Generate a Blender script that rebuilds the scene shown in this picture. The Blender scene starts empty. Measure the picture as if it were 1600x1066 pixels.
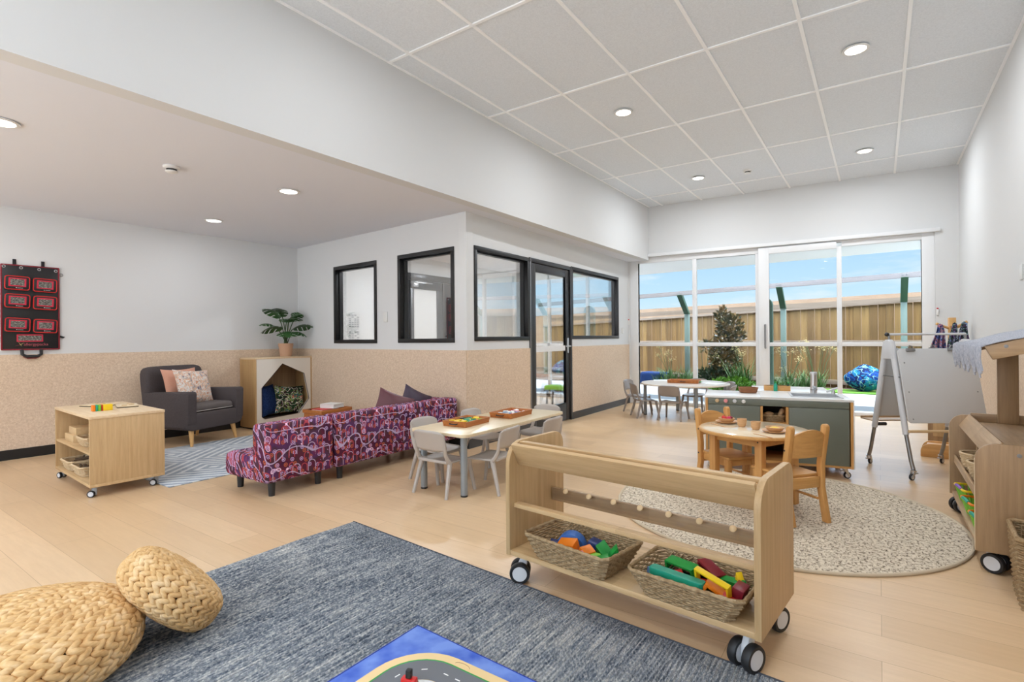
import bpy, bmesh, math, random
from mathutils import Matrix, Vector
R = math.radians
C = bpy.context.scene.collection
SC = bpy.context.scene
random.seed(7)

# ------------------------------------------------------------------ camera
F_PX, CY_PX, CAM_Z = 820.4, 528.97, 1.0993
cam_d = bpy.data.cameras.new('camera')
cam_d.sensor_fit = 'HORIZONTAL'
cam_d.sensor_width = 36.0
cam_d.lens = 36.0 * F_PX / 1600.0
cam_d.shift_y = (CY_PX - 533.0) / 1600.0
cam_d.clip_start = 0.05
cam = bpy.data.objects.new('camera', cam_d)
C.objects.link(cam)
cam.matrix_world = Matrix.Translation((0, 0, CAM_Z)) @ Matrix.Rotation(0.6103, 4, 'Z') @ Matrix.Rotation(R(90), 4, 'X') @ Matrix.Rotation(-0.0081, 4, 'Z')
SC.camera = cam

# ------------------------------------------------------------------ light and exposure
SC.view_settings.view_transform = 'Standard'
SC.view_settings.look = 'None'
SC.view_settings.gamma = 1.0
SC.view_settings.use_curve_mapping = False
SC.view_settings.exposure = 0.0
LOW_LIGHT_W, HIGH_LIGHT_W = 6.5, 11.0
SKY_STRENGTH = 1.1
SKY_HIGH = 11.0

world = bpy.data.worlds.new('world')
SC.world = world
world.use_nodes = True
wn, wl = world.node_tree.nodes, world.node_tree.links
wn.clear()
w_out = wn.new('ShaderNodeOutputWorld')
w_bg = wn.new('ShaderNodeBackground')
w_tc = wn.new('ShaderNodeTexCoord')
w_sep = wn.new('ShaderNodeSeparateXYZ')
w_ramp = wn.new('ShaderNodeValToRGB')
w_noise = wn.new('ShaderNodeTexNoise')
w_map = wn.new('ShaderNodeMapping')
w_cr = wn.new('ShaderNodeValToRGB')
w_mix = wn.new('ShaderNodeMix')
w_mix.data_type = 'RGBA'
wl.new(w_tc.outputs['Generated'], w_sep.inputs[0])
wl.new(w_sep.outputs['Z'], w_ramp.inputs[0])
e = w_ramp.color_ramp.elements
e[0].position = 0.0; e[0].color = (0.80, 0.90, 0.98, 1)
e[1].position = 0.26; e[1].color = (0.24, 0.54, 0.90, 1)
e.new(0.07).color = (0.56, 0.79, 0.96, 1)
e.new(0.55).color = (0.78, 0.88, 1.0, 1)
wl.new(w_tc.outputs['Generated'], w_map.inputs[0])
w_map.inputs['Scale'].default_value = (3.0, 3.0, 14.0)
wl.new(w_map.outputs[0], w_noise.inputs['Vector'])
w_noise.inputs['Scale'].default_value = 1.6
w_noise.inputs['Detail'].default_value = 6.0
w_noise.inputs['Roughness'].default_value = 0.6
w_cr.color_ramp.elements[0].position = 0.5
w_cr.color_ramp.elements[1].position = 0.78
wl.new(w_noise.outputs[0], w_cr.inputs[0])
wl.new(w_cr.outputs[0], w_mix.inputs[0])
wl.new(w_ramp.outputs[0], w_mix.inputs[6])
w_mix.inputs[7].default_value = (0.88, 0.93, 0.98, 1)
wl.new(w_mix.outputs[2], w_bg.inputs[0])
w_mr = wn.new('ShaderNodeMapRange')       # unseen upper sky brightened to add light indoors, clear blue band near the horizon
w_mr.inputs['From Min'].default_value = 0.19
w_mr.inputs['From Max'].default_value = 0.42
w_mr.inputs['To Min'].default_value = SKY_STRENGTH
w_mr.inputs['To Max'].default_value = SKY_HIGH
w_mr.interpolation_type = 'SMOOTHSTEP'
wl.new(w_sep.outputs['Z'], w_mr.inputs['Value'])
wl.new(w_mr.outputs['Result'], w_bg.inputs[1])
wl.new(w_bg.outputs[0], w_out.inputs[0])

sun_d = bpy.data.lights.new('sun', 'SUN')
sun_d.energy = 2.5
sun_d.angle = R(0.6)
sun_d.color = (1.0, 0.96, 0.88)
sun = bpy.data.objects.new('sun', sun_d)
C.objects.link(sun)
sun.rotation_euler = Vector((-0.30, 0.36, -1.0)).to_track_quat('-Z', 'Y').to_euler()

# added area lamp behind the camera, fills the room and ceiling
fill_lamp_d = bpy.data.lights.new('rear_fill_lamp', 'AREA')
fill_lamp_d.shape = 'RECTANGLE'; fill_lamp_d.size = 6.3; fill_lamp_d.size_y = 1.8; fill_lamp_d.energy = 75.0; fill_lamp_d.color = (0.90, 0.95, 1.0)
fill_lamp = bpy.data.objects.new('rear_fill_lamp', fill_lamp_d)
C.objects.link(fill_lamp)
fill_lamp.location = (-2.7, -3.09, 1.33)
fill_lamp.rotation_euler = Vector((0.0, 1.0, 0.42)).to_track_quat('-Z', 'Z').to_euler()

# ------------------------------------------------------------------ node material helpers
def lin(c):
    f = lambda v: v / 12.92 if v <= 0.04045 else ((v + 0.055) / 1.055) ** 2.4
    return tuple(f(x / 255.0) for x in c) + (1.0,)

MATS = {}
def mat(name, rgb=(200, 200, 200), rough=0.5, metal=0.0, spec=0.5, emit=None, estr=1.0):
    m = bpy.data.materials.new(name)
    m.use_nodes = True
    b = m.node_tree.nodes['Principled BSDF']
    b.inputs['Base Color'].default_value = lin(rgb)
    b.inputs['Roughness'].default_value = rough
    b.inputs['Metallic'].default_value = metal
    b.inputs['Specular IOR Level'].default_value = spec
    if emit:
        b.inputs['Emission Color'].default_value = lin(emit)
        b.inputs['Emission Strength'].default_value = estr
    MATS[name] = m
    return m

class NT:
    """small helper for wiring node materials"""
    def __init__(s, m):
        s.t = m.node_tree; s.b = s.t.nodes['Principled BSDF']
    def n(s, ty, **kw):
        x = s.t.nodes.new('ShaderNode' + ty)
        for k, v in kw.items():
            if k in x.inputs.keys(): x.inputs[k].default_value = v
            else: setattr(x, k, v)
        return x
    def l(s, a, b): s.t.links.new(a, b)
    def co(s, scale=(1, 1, 1), rot=(0, 0, 0), out='Object'):
        tc = s.n('TexCoord'); mp = s.n('Mapping')
        mp.inputs['Scale'].default_value = scale; mp.inputs['Rotation'].default_value = rot
        s.l(tc.outputs[out], mp.inputs[0]); return mp.outputs[0]
    def noise(s, vec, scale, detail=3, rough=0.5):
        x = s.n('TexNoise'); x.inputs['Scale'].default_value = scale; x.inputs['Detail'].default_value = detail
        x.inputs['Roughness'].default_value = rough; s.l(vec, x.inputs['Vector']); return x.outputs[0]
    def ramp(s, fac, stops, interp='LINEAR'):
        x = s.n('ValToRGB'); x.color_ramp.interpolation = interp; el = x.color_ramp.elements
        el[0].position = stops[0][0]; el[0].color = lin(stops[0][1])
        el[1].position = stops[-1][0]; el[1].color = lin(stops[-1][1])
        for p, c in stops[1:-1]: el.new(p).color = lin(c)
        s.l(fac, x.inputs[0]); return x.outputs[0]
    def mix(s, fac, a, b, blend='MIX'):
        x = s.n('Mix'); x.data_type = 'RGBA'; x.blend_type = blend
        for v, i in ((fac, 0), (a, 6), (b, 7)):
            if isinstance(v, (int, float)): x.inputs[i].default_value = v
            elif isinstance(v, tuple): x.inputs[i].default_value = v
            else: s.l(v, x.inputs[i])
        return x.outputs[2]
    def math(s, op, a, b=0.0, c=0.0):
        x = s.n('Math'); x.operation = op
        for i, v in enumerate((a, b, c)):
            if isinstance(v, (int, float)): x.inputs[i].default_value = v
            else: s.l(v, x.inputs[i])
        return x.outputs[0]
    def bump(s, h, strength=0.3, dist=0.002):
        x = s.n('Bump'); x.inputs['Strength'].default_value = strength; x.inputs['Distance'].default_value = dist
        s.l(h, x.inputs['Height']); s.l(x.outputs[0], s.b.inputs['Normal'])
    def color(s, c): s.l(c, s.b.inputs['Base Color'])

def wood(name, c1, c2, axis='Z', scale=1.0, rough=0.45, bands=True):
    m = mat(name, c1, rough); t = NT(m)
    st = [22 * scale] * 3; st['XYZ'.index(axis)] = 1.2 * scale
    v = t.co(tuple(st))
    n1 = t.noise(v, 2.0, 6, 0.6)
    n2 = t.noise(v, 9.0, 2, 0.5)
    g = t.ramp(n1, [(0.3, c1), (0.7, c2)])
    dark = tuple(int(x * 0.80) for x in c2)
    f = t.ramp(n2, [(0.52, (0, 0, 0)), (0.75, (120, 120, 120))])
    g = t.mix(f, g, lin(dark))
    if bands:
        st2 = [7.0] * 3; st2['XYZ'.index(axis)] = 0.01
        wn_ = t.n('TexWhiteNoise'); sn = t.n('Vector' + 'Math'); sn.operation = 'FLOOR'
        t.l(t.co(tuple(st2)), sn.inputs[0]); t.l(sn.outputs[0], wn_.inputs['Vector'])
        k = t.ramp(wn_.outputs['Value'], [(0.0, (232, 228, 222)), (1.0, (255, 255, 255))])
        g = t.mix(1.0, g, k, 'MULTIPLY')
    t.color(g); t.bump(n1, 0.08, 0.001)
    return m

# room materials
mat('white_wall', (219, 219, 218), 0.75, spec=0.25)
mat('white_ceiling', (226, 227, 233), 0.85, spec=0.2)
m = mat('ceiling_tile', (214, 213, 211), 0.9, spec=0.1); t = NT(m)
n = t.noise(t.co(), 90, 3, 0.8); t.color(t.ramp(n, [(0.3, (220, 224, 228)), (0.6, (232, 236, 240))])); t.bump(n, 0.3, 0.002)
mat('ceiling_bar', (252, 252, 252), 0.4)
m = mat('pinboard', (190, 166, 142), 0.95, spec=0.05); t = NT(m)
n = t.noise(t.co(), 60, 4, 0.75); n2 = t.noise(t.co(), 220, 2, 0.6)
g = t.ramp(n, [(0.32, (204, 178, 152)), (0.5, (222, 197, 171)), (0.68, (236, 215, 192))])
t.color(t.mix(0.25, g, t.ramp(n2, [(0.4, (186, 160, 134)), (0.6, (238, 220, 198))]))); t.bump(n2, 0.2, 0.001)
mat('black_baseboard', (24, 23, 23), 0.5)
mat('grey_baseboard', (62, 62, 63), 0.4)
m = mat('vinyl_floor', (205, 172, 130), 0.32, spec=0.45); t = NT(m)
br = t.n('TexBrick'); br.offset = 0.37; br.squash = 1.0
for k_, v_ in (('Scale', 1.0), ('Mortar Size', 0.0012), ('Brick Width', 1.22), ('Row Height', 0.18), ('Mortar Smooth', 0.2), ('Bias', 0.0)):
    br.inputs[k_].default_value = v_
br.inputs['Color1'].default_value = lin((226, 193, 153)); br.inputs['Color2'].default_value = lin((212, 178, 137)); br.inputs['Mortar'].default_value = lin((176, 142, 102))
t.l(t.co(rot=(0, 0, 0)), br.inputs['Vector'])
v = t.co((1.6, 16, 1)); gn = t.noise(v, 2.6, 7, 0.65); gn2 = t.noise(t.co((0.8, 2.4, 1)), 1.6, 3, 0.5)
g = t.mix(t.ramp(gn, [(0.35, (0, 0, 0)), (0.75, (150, 150, 150))]), br.outputs[0], lin((186, 150, 108)))
g = t.mix(t.ramp(gn2, [(0.35, (0, 0, 0)), (0.7, (110, 110, 110))]), g, lin((222, 197, 165)))
t.color(g); t.bump(gn, 0.06, 0.001)
mat('black_metal', (22, 22, 23), 0.35, spec=0.5)
mat('grey_metal_frame', (60, 60, 62), 0.3, metal=0.4)
mat('white_frame', (232, 232, 232), 0.4)
mat('steel', (205, 205, 207), 0.28, metal=0.9)
mat('brushed_steel', (150, 150, 150), 0.4, metal=0.9)
mat('lamp_glow', (255, 255, 255), 0.5, emit=(255, 250, 242), estr=6.0)
mat('black_rubber', (30, 30, 32), 0.5)
mat('grey_plastic', (150, 150, 150), 0.4)
mat('white_plastic', (228, 227, 224), 0.4)
mat('dark_plastic', (40, 40, 42), 0.4)

def glassy(name, tint=(240, 245, 244), refl=1.0):
    m = bpy.data.materials.new(name); m.use_nodes = True; nt = m.node_tree; nt.nodes.clear()
    o = nt.nodes.new('ShaderNodeOutputMaterial'); tr = nt.nodes.new('ShaderNodeBsdfTransparent'); gl = nt.nodes.new('ShaderNodeBsdfGlossy')
    lw = nt.nodes.new('ShaderNodeLayerWeight'); mx = nt.nodes.new('ShaderNodeMixShader'); pw = nt.nodes.new('ShaderNodeMath'); ma = nt.nodes.new('ShaderNodeMath')
    lw.inputs[0].default_value = 0.5; pw.operation = 'POWER'; pw.inputs[1].default_value = 4.0
    ma.operation = 'MULTIPLY_ADD'; ma.inputs[1].default_value = 0.9; ma.inputs[2].default_value = 0.035 * refl; ma.use_clamp = True
    tr.inputs[0].default_value = lin(tint); gl.inputs['Roughness'].default_value = 0.0
    nt.links.new(lw.outputs['Facing'], pw.inputs[0]); nt.links.new(pw.outputs[0], ma.inputs[0]); nt.links.new(ma.outputs[0], mx.inputs[0])
    nt.links.new(tr.outputs[0], mx.inputs[1]); nt.links.new(gl.outputs[0], mx.inputs[2]); nt.links.new(mx.outputs[0], o.inputs[0])
    MATS[name] = m; return m
glassy('glass', (253, 254, 254), 0.12); glassy('partition_glass', (250, 251, 251), 6.5)

wood('oak_laminate', (224, 192, 146), (204, 169, 122), 'Z')
wood('oak_laminate_x', (226, 193, 146), (205, 169, 122), 'X')
wood('oak_top', (232, 208, 172), (218, 188, 148), 'X', bands=False)
wood('oak_warm', (212, 176, 124), (196, 156, 106), 'Z')
wood('oak_brown', (192, 160, 122), (166, 134, 100), 'Z')
wood('oak_brown_x', (196, 164, 126), (170, 138, 104), 'X')
wood('oak_brown_y', (204, 172, 134), (178, 146, 110), 'Y')
wood('pine', (226, 172, 104), (206, 148, 84), 'Z', bands=False)
wood('pine_x', (224, 172, 106), (204, 150, 86), 'X', bands=False)
wood('beech_leg', (226, 180, 116), (210, 160, 98), 'Z', bands=False)
wood('tray_wood', (196, 122, 60), (168, 96, 44), 'Y', bands=False)
wood('maple_top', (236, 218, 184), (226, 204, 166), 'X', bands=False, rough=0.3)
wood('white_lam_top', (236, 226, 212), (228, 214, 198), 'X', bands=False, rough=0.22)
wood('bowl_wood', (160, 104, 62), (128, 78, 44), 'X', bands=False)
wood('dish_wood', (228, 186, 140), (212, 164, 116), 'X', bands=False)
wood('block_wood', (226, 196, 152), (210, 178, 132), 'X', bands=False)
mat('edge_band', (226, 200, 164), 0.5)
mat('cream_panel', (232, 224, 212), 0.5)
mat('dark_inner', (66, 50, 40), 0.7)

def fabric(name, c1, c2, scale=400, rough=0.95):
    m = mat(name, c1, rough, spec=0.1); t = NT(m)
    n = t.noise(t.co(), scale, 2, 0.6); t.color(t.ramp(n, [(0.35, c1), (0.65, c2)])); t.bump(n, 0.25, 0.001); return m
fabric('charcoal_fabric', (70, 64, 64), (98, 90, 90))
fabric('charcoal_seat', (92, 86, 84), (118, 110, 107))
fabric('pink_fabric', (206, 150, 126), (222, 170, 146))
fabric('navy_fabric', (26, 44, 84), (44, 66, 112), 60)
fabric('dark_navy', (34, 46, 74), (50, 62, 92))
mat('piping', (188, 180, 172), 0.8)
mat('plum_leather', (96, 50, 58), 0.42)
mat('grape_leather', (62, 46, 66), 0.42)
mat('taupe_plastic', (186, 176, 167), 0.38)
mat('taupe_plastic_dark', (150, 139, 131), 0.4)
mat('table_leg_grey', (152, 158, 162), 0.35, metal=0.3)
mat('kitchen_green', (112, 116, 104), 0.5)
mat('worktop_white', (238, 235, 230), 0.25)
mat('white_board', (206, 206, 206), 0.3)
mat('easel_white', (214, 214, 216), 0.35)
mat('terracotta_pot', (206, 164, 134), 0.7)
mat('soil', (52, 38, 28), 0.95)
mat('leaf_green', (44, 88, 36), 0.35)
mat('stem_green', (62, 84, 40), 0.5)
for nm, c in dict(red=(206, 32, 30), orange=(240, 130, 20), yellow=(246, 206, 30), lime=(130, 200, 50), green=(24, 150, 60), teal=(30, 160, 130), blue=(52, 110, 190), navy=(24, 52, 110), paleblue=(108, 150, 196), pink=(238, 150, 150), white=(240, 240, 236), black=(26, 26, 28), purple=(130, 90, 180), magenta=(216, 40, 90), darkred=(130, 18, 36), brown=(140, 92, 54)).items():
    mat('paint_' + nm, c, 0.4)

# ---- patterned fabrics
def sofa_fabric():
    m = mat('print_fabric', (120, 60, 90), 0.85, spec=0.15); t = NT(m)
    co3 = t.co()
    sx_ = t.n('SeparateXYZ'); t.l(co3, sx_.inputs[0]); cb = t.n('CombineXYZ')
    t.l(t.math('ADD', sx_.outputs[1], t.math('MULTIPLY', sx_.outputs[0], 0.7)), cb.inputs[1]); t.l(t.math('ADD', sx_.outputs[2], t.math('MULTIPLY', sx_.outputs[0], 0.9)), cb.inputs[2])
    co = cb.outputs[0]
    base = t.ramp(t.noise(co, 5.5, 2), [(0.30, (52, 34, 62)), (0.42, (96, 36, 58)), (0.5, (78, 50, 58)), (0.58, (88, 52, 94)), (0.70, (128, 44, 70))])
    def sep(v):
        x = t.n('SeparateXYZ'); t.l(v, x.inputs[0]); return x.outputs
    w = t.n('VectorMath'); w.operation = 'MULTIPLY'
    # comb and arch motifs on a jittered cell grid seen on the YZ faces
    def layer(scale, seed, prev, col, ring_r, wdt, legs, offs):
        mp = co; a = t.n('VectorMath'); a.operation = 'ADD'; t.l(mp, a.inputs[0]); a.inputs[1].default_value = (0.0, offs[1], offs[2])
        vo = t.n('TexVoronoi'); vo.inputs['Scale'].default_value = scale; vo.inputs['Randomness'].default_value = 0.55
        t.l(a.outputs[0], vo.inputs['Vector'])
        sc_ = t.n('VectorMath'); sc_.operation = 'SCALE'; t.l(a.outputs[0], sc_.inputs[0]); sc_.inputs['Scale'].default_value = 1.0
        d = t.n('VectorMath'); d.operation = 'SUBTRACT'; t.l(sc_.outputs[0], d.inputs[0]); t.l(vo.outputs['Position'], d.inputs[1])
        X, Y, Z = sep(d.outputs[0])
        rr = t.math('SQRT', t.math('ADD', t.math('POWER', Y, 2.0), t.math('POWER', Z, 2.0)))
        ring = t.math('LESS_THAN', t.math('ABSOLUTE', t.math('SUBTRACT', rr, ring_r)), wdt)
        if legs:
            up = t.math('GREATER_THAN', Z, 0.0)
            arch = t.math('MULTIPLY', ring, up)
            leg = t.math('LESS_THAN', t.math('ABSOLUTE', t.math('SUBTRACT', t.math('ABSOLUTE', Y), ring_r)), wdt)
            dn = t.math('MULTIPLY', t.math('LESS_THAN', Z, 0.0), t.math('GREATER_THAN', Z, -ring_r * 1.6))
            msk = t.math('MAXIMUM', arch, t.math('MULTIPLY', leg, dn))
        else:
            dot = t.math('LESS_THAN', rr, ring_r * 0.45)
            msk = t.math('MAXIMUM', ring, dot)
        return t.mix(msk, prev, col)
    # broad pink ovals
    nz = t.noise(co, 8, 1)
    g = t.mix(t.math('GREATER_THAN', nz, 0.645), base, lin((168, 108, 136)))
    g = t.mix(t.math('LESS_THAN', t.math('ABSOLUTE', t.math('SUBTRACT', nz, 0.655)), 0.008), g, lin((240, 200, 226)))
    g = t.mix(t.math('LESS_THAN', t.math('ABSOLUTE', t.math('SUBTRACT', nz, 0.69)), 0.007), g, lin((120, 44, 80)))
    g = layer(13, 1, g, lin((188, 96, 66)), 0.012, 0.0028, False, (3.1, 0.2, 0.7))
    g = layer(8.5, 2, g, lin((190, 164, 192)), 0.030, 0.0030, True, (0.4, 1.3, 2.2))
    g = layer(15, 3, g, lin((188, 156, 200)), 0.012, 0.0026, False, (5.4, 2.3, 0.2))
    g = layer(10, 4, g, lin((176, 70, 80)), 0.022, 0.004, True, (1.4, 4.3, 3.2))
    # chains: wavy contour lines
    wv = t.n('TexWave'); wv.wave_type = 'BANDS'; wv.bands_direction = 'Z'
    wv.inputs['Scale'].default_value = 0.75; wv.inputs['Distortion'].default_value = 2.2; wv.inputs['Detail'].default_value = 0.0; wv.inputs['Detail Scale'].default_value = 6.0
    t.l(co, wv.inputs['Vector'])
    ln = t.math('LESS_THAN', t.math('ABSOLUTE', t.math('SUBTRACT', wv.outputs['Fac'], 0.5)), 0.035)
    g = t.mix(ln, g, lin((188, 166, 198)))
    t.color(g); t.bump(t.noise(co, 500, 2), 0.15, 0.001)
sofa_fabric()

def print_mat(name, cols, scale, scale2, rough=0.8):
    m = mat(name, cols[0], rough, spec=0.2); t = NT(m); co = t.co()
    n = t.noise(co, scale, 3, 0.6)
    st = [(0.30 + 0.4 * i / (len(cols) - 1), c) for i, c in enumerate(cols)]
    g = t.ramp(n, st, 'CONSTANT')
    n2 = t.noise(t.co((1, 1, 1)), scale2, 1)
    f = t.math('LESS_THAN', t.math('ABSOLUTE', t.math('SUBTRACT', n2, 0.5)), 0.02)
    g = t.mix(f, g, lin(cols[-1])); t.color(g); return m
print_mat('floral_print', [(120, 112, 128), (190, 172, 160), (224, 184, 156), (222, 214, 206), (206, 150, 120), (236, 230, 224)], 18, 22)
print_mat('reptile_print', [(24, 34, 30), (40, 70, 44), (58, 40, 44), (120, 140, 80), (46, 92, 90), (190, 120, 84), (214, 206, 190)], 10, 16)
print_mat('ocean_print', [(8, 38, 96), (12, 62, 128), (14, 28, 74), (22, 98, 138), (44, 130, 126), (112, 160, 164)], 5, 8)
print_mat('scarf_print', [(30, 42, 90), (70, 90, 150), (180, 120, 130), (40, 60, 110), (150, 170, 200)], 22, 30)
print_mat('scarf_dark', [(30, 36, 50), (50, 74, 66), (86, 60, 96), (100, 130, 170), (160, 180, 200)], 22, 30)

def rug_mats():
    m = mat('blue_rug', (90, 100, 112), 0.95, spec=0.05); t = NT(m)
    a = t.noise(t.co((85, 5, 1)), 1.0, 3, 0.7); b_ = t.noise(t.co((1.6, 2.2, 1)), 1.0, 3, 0.6); c = t.noise(t.co((240, 90, 30)), 1.0, 2, 0.6)
    s = t.math('ADD', t.math('MULTIPLY', a, 0.62), t.math('MULTIPLY', b_, 0.38))
    g = t.ramp(s, [(0.36, (46, 56, 70)), (0.46, (96, 105, 118)), (0.53, (144, 149, 155)), (0.60, (190, 189, 186)), (0.68, (214, 210, 202))])
    g = t.mix(0.45, g, t.ramp(c, [(0.35, (42, 50, 62)), (0.52, (140, 145, 150)), (0.65, (224, 220, 212))])); t.color(g)
    m = mat('jute_rug', (190, 178, 162), 0.95, spec=0.05); t = NT(m)
    co = t.co((90, 34, 1), (0, 0, R(38))); a = t.noise(co, 1.0, 2, 0.6); b_ = t.noise(t.co((34, 90, 1), (0, 0, R(38))), 1.0, 2, 0.6)
    s = t.math('MINIMUM', a, b_)
    c2 = t.noise(t.co(), 3.0, 2)
    g = t.ramp(s, [(0.33, (104, 92, 80)), (0.40, (178, 162, 140)), (0.47, (218, 204, 182)), (0.62, (234, 222, 202))])
    g = t.mix(t.ramp(c2, [(0.3, (0, 0, 0)), (0.7, (90, 90, 90))]), g, lin((198, 184, 164))); t.color(g); t.bump(s, 0.6, 0.004)
    m = mat('chevron_rug', (170, 178, 186), 0.95, spec=0.05); t = NT(m)
    tc = t.n('TexCoord'); sp = t.n('SeparateXYZ'); t.l(tc.outputs['Object'], sp.inputs[0]); X, Y = sp.outputs[0], sp.outputs[1]
    px = t.math('PINGPONG', X, 0.42); py = t.math('PINGPONG', Y, 0.5)
    d = t.math('ADD', t.math('MULTIPLY', px, 1.0), t.math('MULTIPLY', py, 0.8))
    st = t.math('PINGPONG', d, 0.05)
    wob = t.math('MULTIPLY', t.math('SUBTRACT', t.noise(t.co(), 30, 3, 0.7), 0.5), 0.02)
    f = t.ramp(t.math('ADD', st, wob), [(0.017, (0, 0, 0)), (0.024, (255, 255, 255))])
    g = t.mix(f, lin((214, 216, 216)), t.ramp(t.noise(t.co(), 14, 3), [(0.3, (126, 138, 152)), (0.7, (166, 172, 180))]))
    g = t.mix(0.25, g, t.ramp(t.noise(t.co(), 260, 2, 0.7), [(0.35, (110, 118, 128)), (0.65, (226, 228, 230))])); t.color(g)
rug_mats()
mat('rug_binding', (206, 190, 164), 0.9)
mat('dark_binding', (70, 74, 82), 0.9)
def fibre(name, c1, c2, c3, scale=30):
    m = mat(name, c1, 0.75, spec=0.2); t = NT(m)
    n = t.noise(t.co(), scale, 3, 0.7); n2 = t.noise(t.co((40, 40, 240)), 1.2, 3)
    g = t.ramp(n, [(0.3, c1), (0.5, c2), (0.7, c3)]); g = t.mix(0.3, g, t.ramp(n2, [(0.3, c1), (0.7, c3)])); t.color(g); t.bump(n2, 0.3, 0.001)
fibre('hyacinth', (190, 142, 84), (222, 180, 122), (238, 208, 164), 16)
fibre('seagrass', (128, 100, 68), (160, 134, 98), (188, 164, 130), 60)
fibre('pale_wicker', (196, 166, 124), (214, 188, 150), (226, 204, 170), 60)

# outdoor materials
wood('fence_wood', (136, 106, 62), (100, 74, 40), 'Z', 0.35, 0.9)
wood('cap_wood', (112, 98, 84), (136, 120, 106), 'X', 0.35, 0.9, bands=False)
wood('beam_wood', (118, 112, 112), (140, 134, 132), 'X', 0.35, 0.9, bands=False)
wood('tan_wall', (138, 112, 90), (154, 128, 104), 'X', 0.3, 0.9, bands=False)
mat('green_steel', (40, 74, 54), 0.5)
mat('sunlit_green_steel', (100, 118, 111), 0.5)  # same steel as the arms, sunlight put into the colour
mat('bollard_green', (66, 92, 76), 0.6)
m = mat('concrete', (190, 190, 190), 0.8); t = NT(m); t.color(t.ramp(t.noise(t.co(), 3, 4), [(0.3, (182, 182, 182)), (0.7, (198, 198, 198))]))
mat('shadow_paver', (92, 100, 106), 0.8)
mat('lawn', (84, 130, 34), 0.9)
m = mat('garden_soil', (70, 54, 40), 0.95); t = NT(m); t.color(t.ramp(t.noise(t.co(), 20, 3), [(0.3, (50, 38, 28)), (0.7, (92, 72, 54))]))
mat('grass_blade', (64, 98, 36), 0.6); mat('bright_leaf', (88, 134, 30), 0.55); mat('dark_leaf', (32, 48, 24), 0.5)
m = mat('magnolia_leaf', (78, 84, 40), 0.35); t = NT(m); t.color(t.ramp(t.noise(t.co(), 9, 2), [(0.35, (40, 48, 22)), (0.5, (78, 70, 32)), (0.62, (116, 88, 48))]))
mat('pale_flower', (178, 162, 108), 0.8)
mat('bark', (104, 84, 64), 0.9)
mat('eave_white', (246, 246, 244), 0.7)
mat('paper', (214, 214, 212), 0.8); mat('ink', (120, 122, 126), 0.8)

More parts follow.
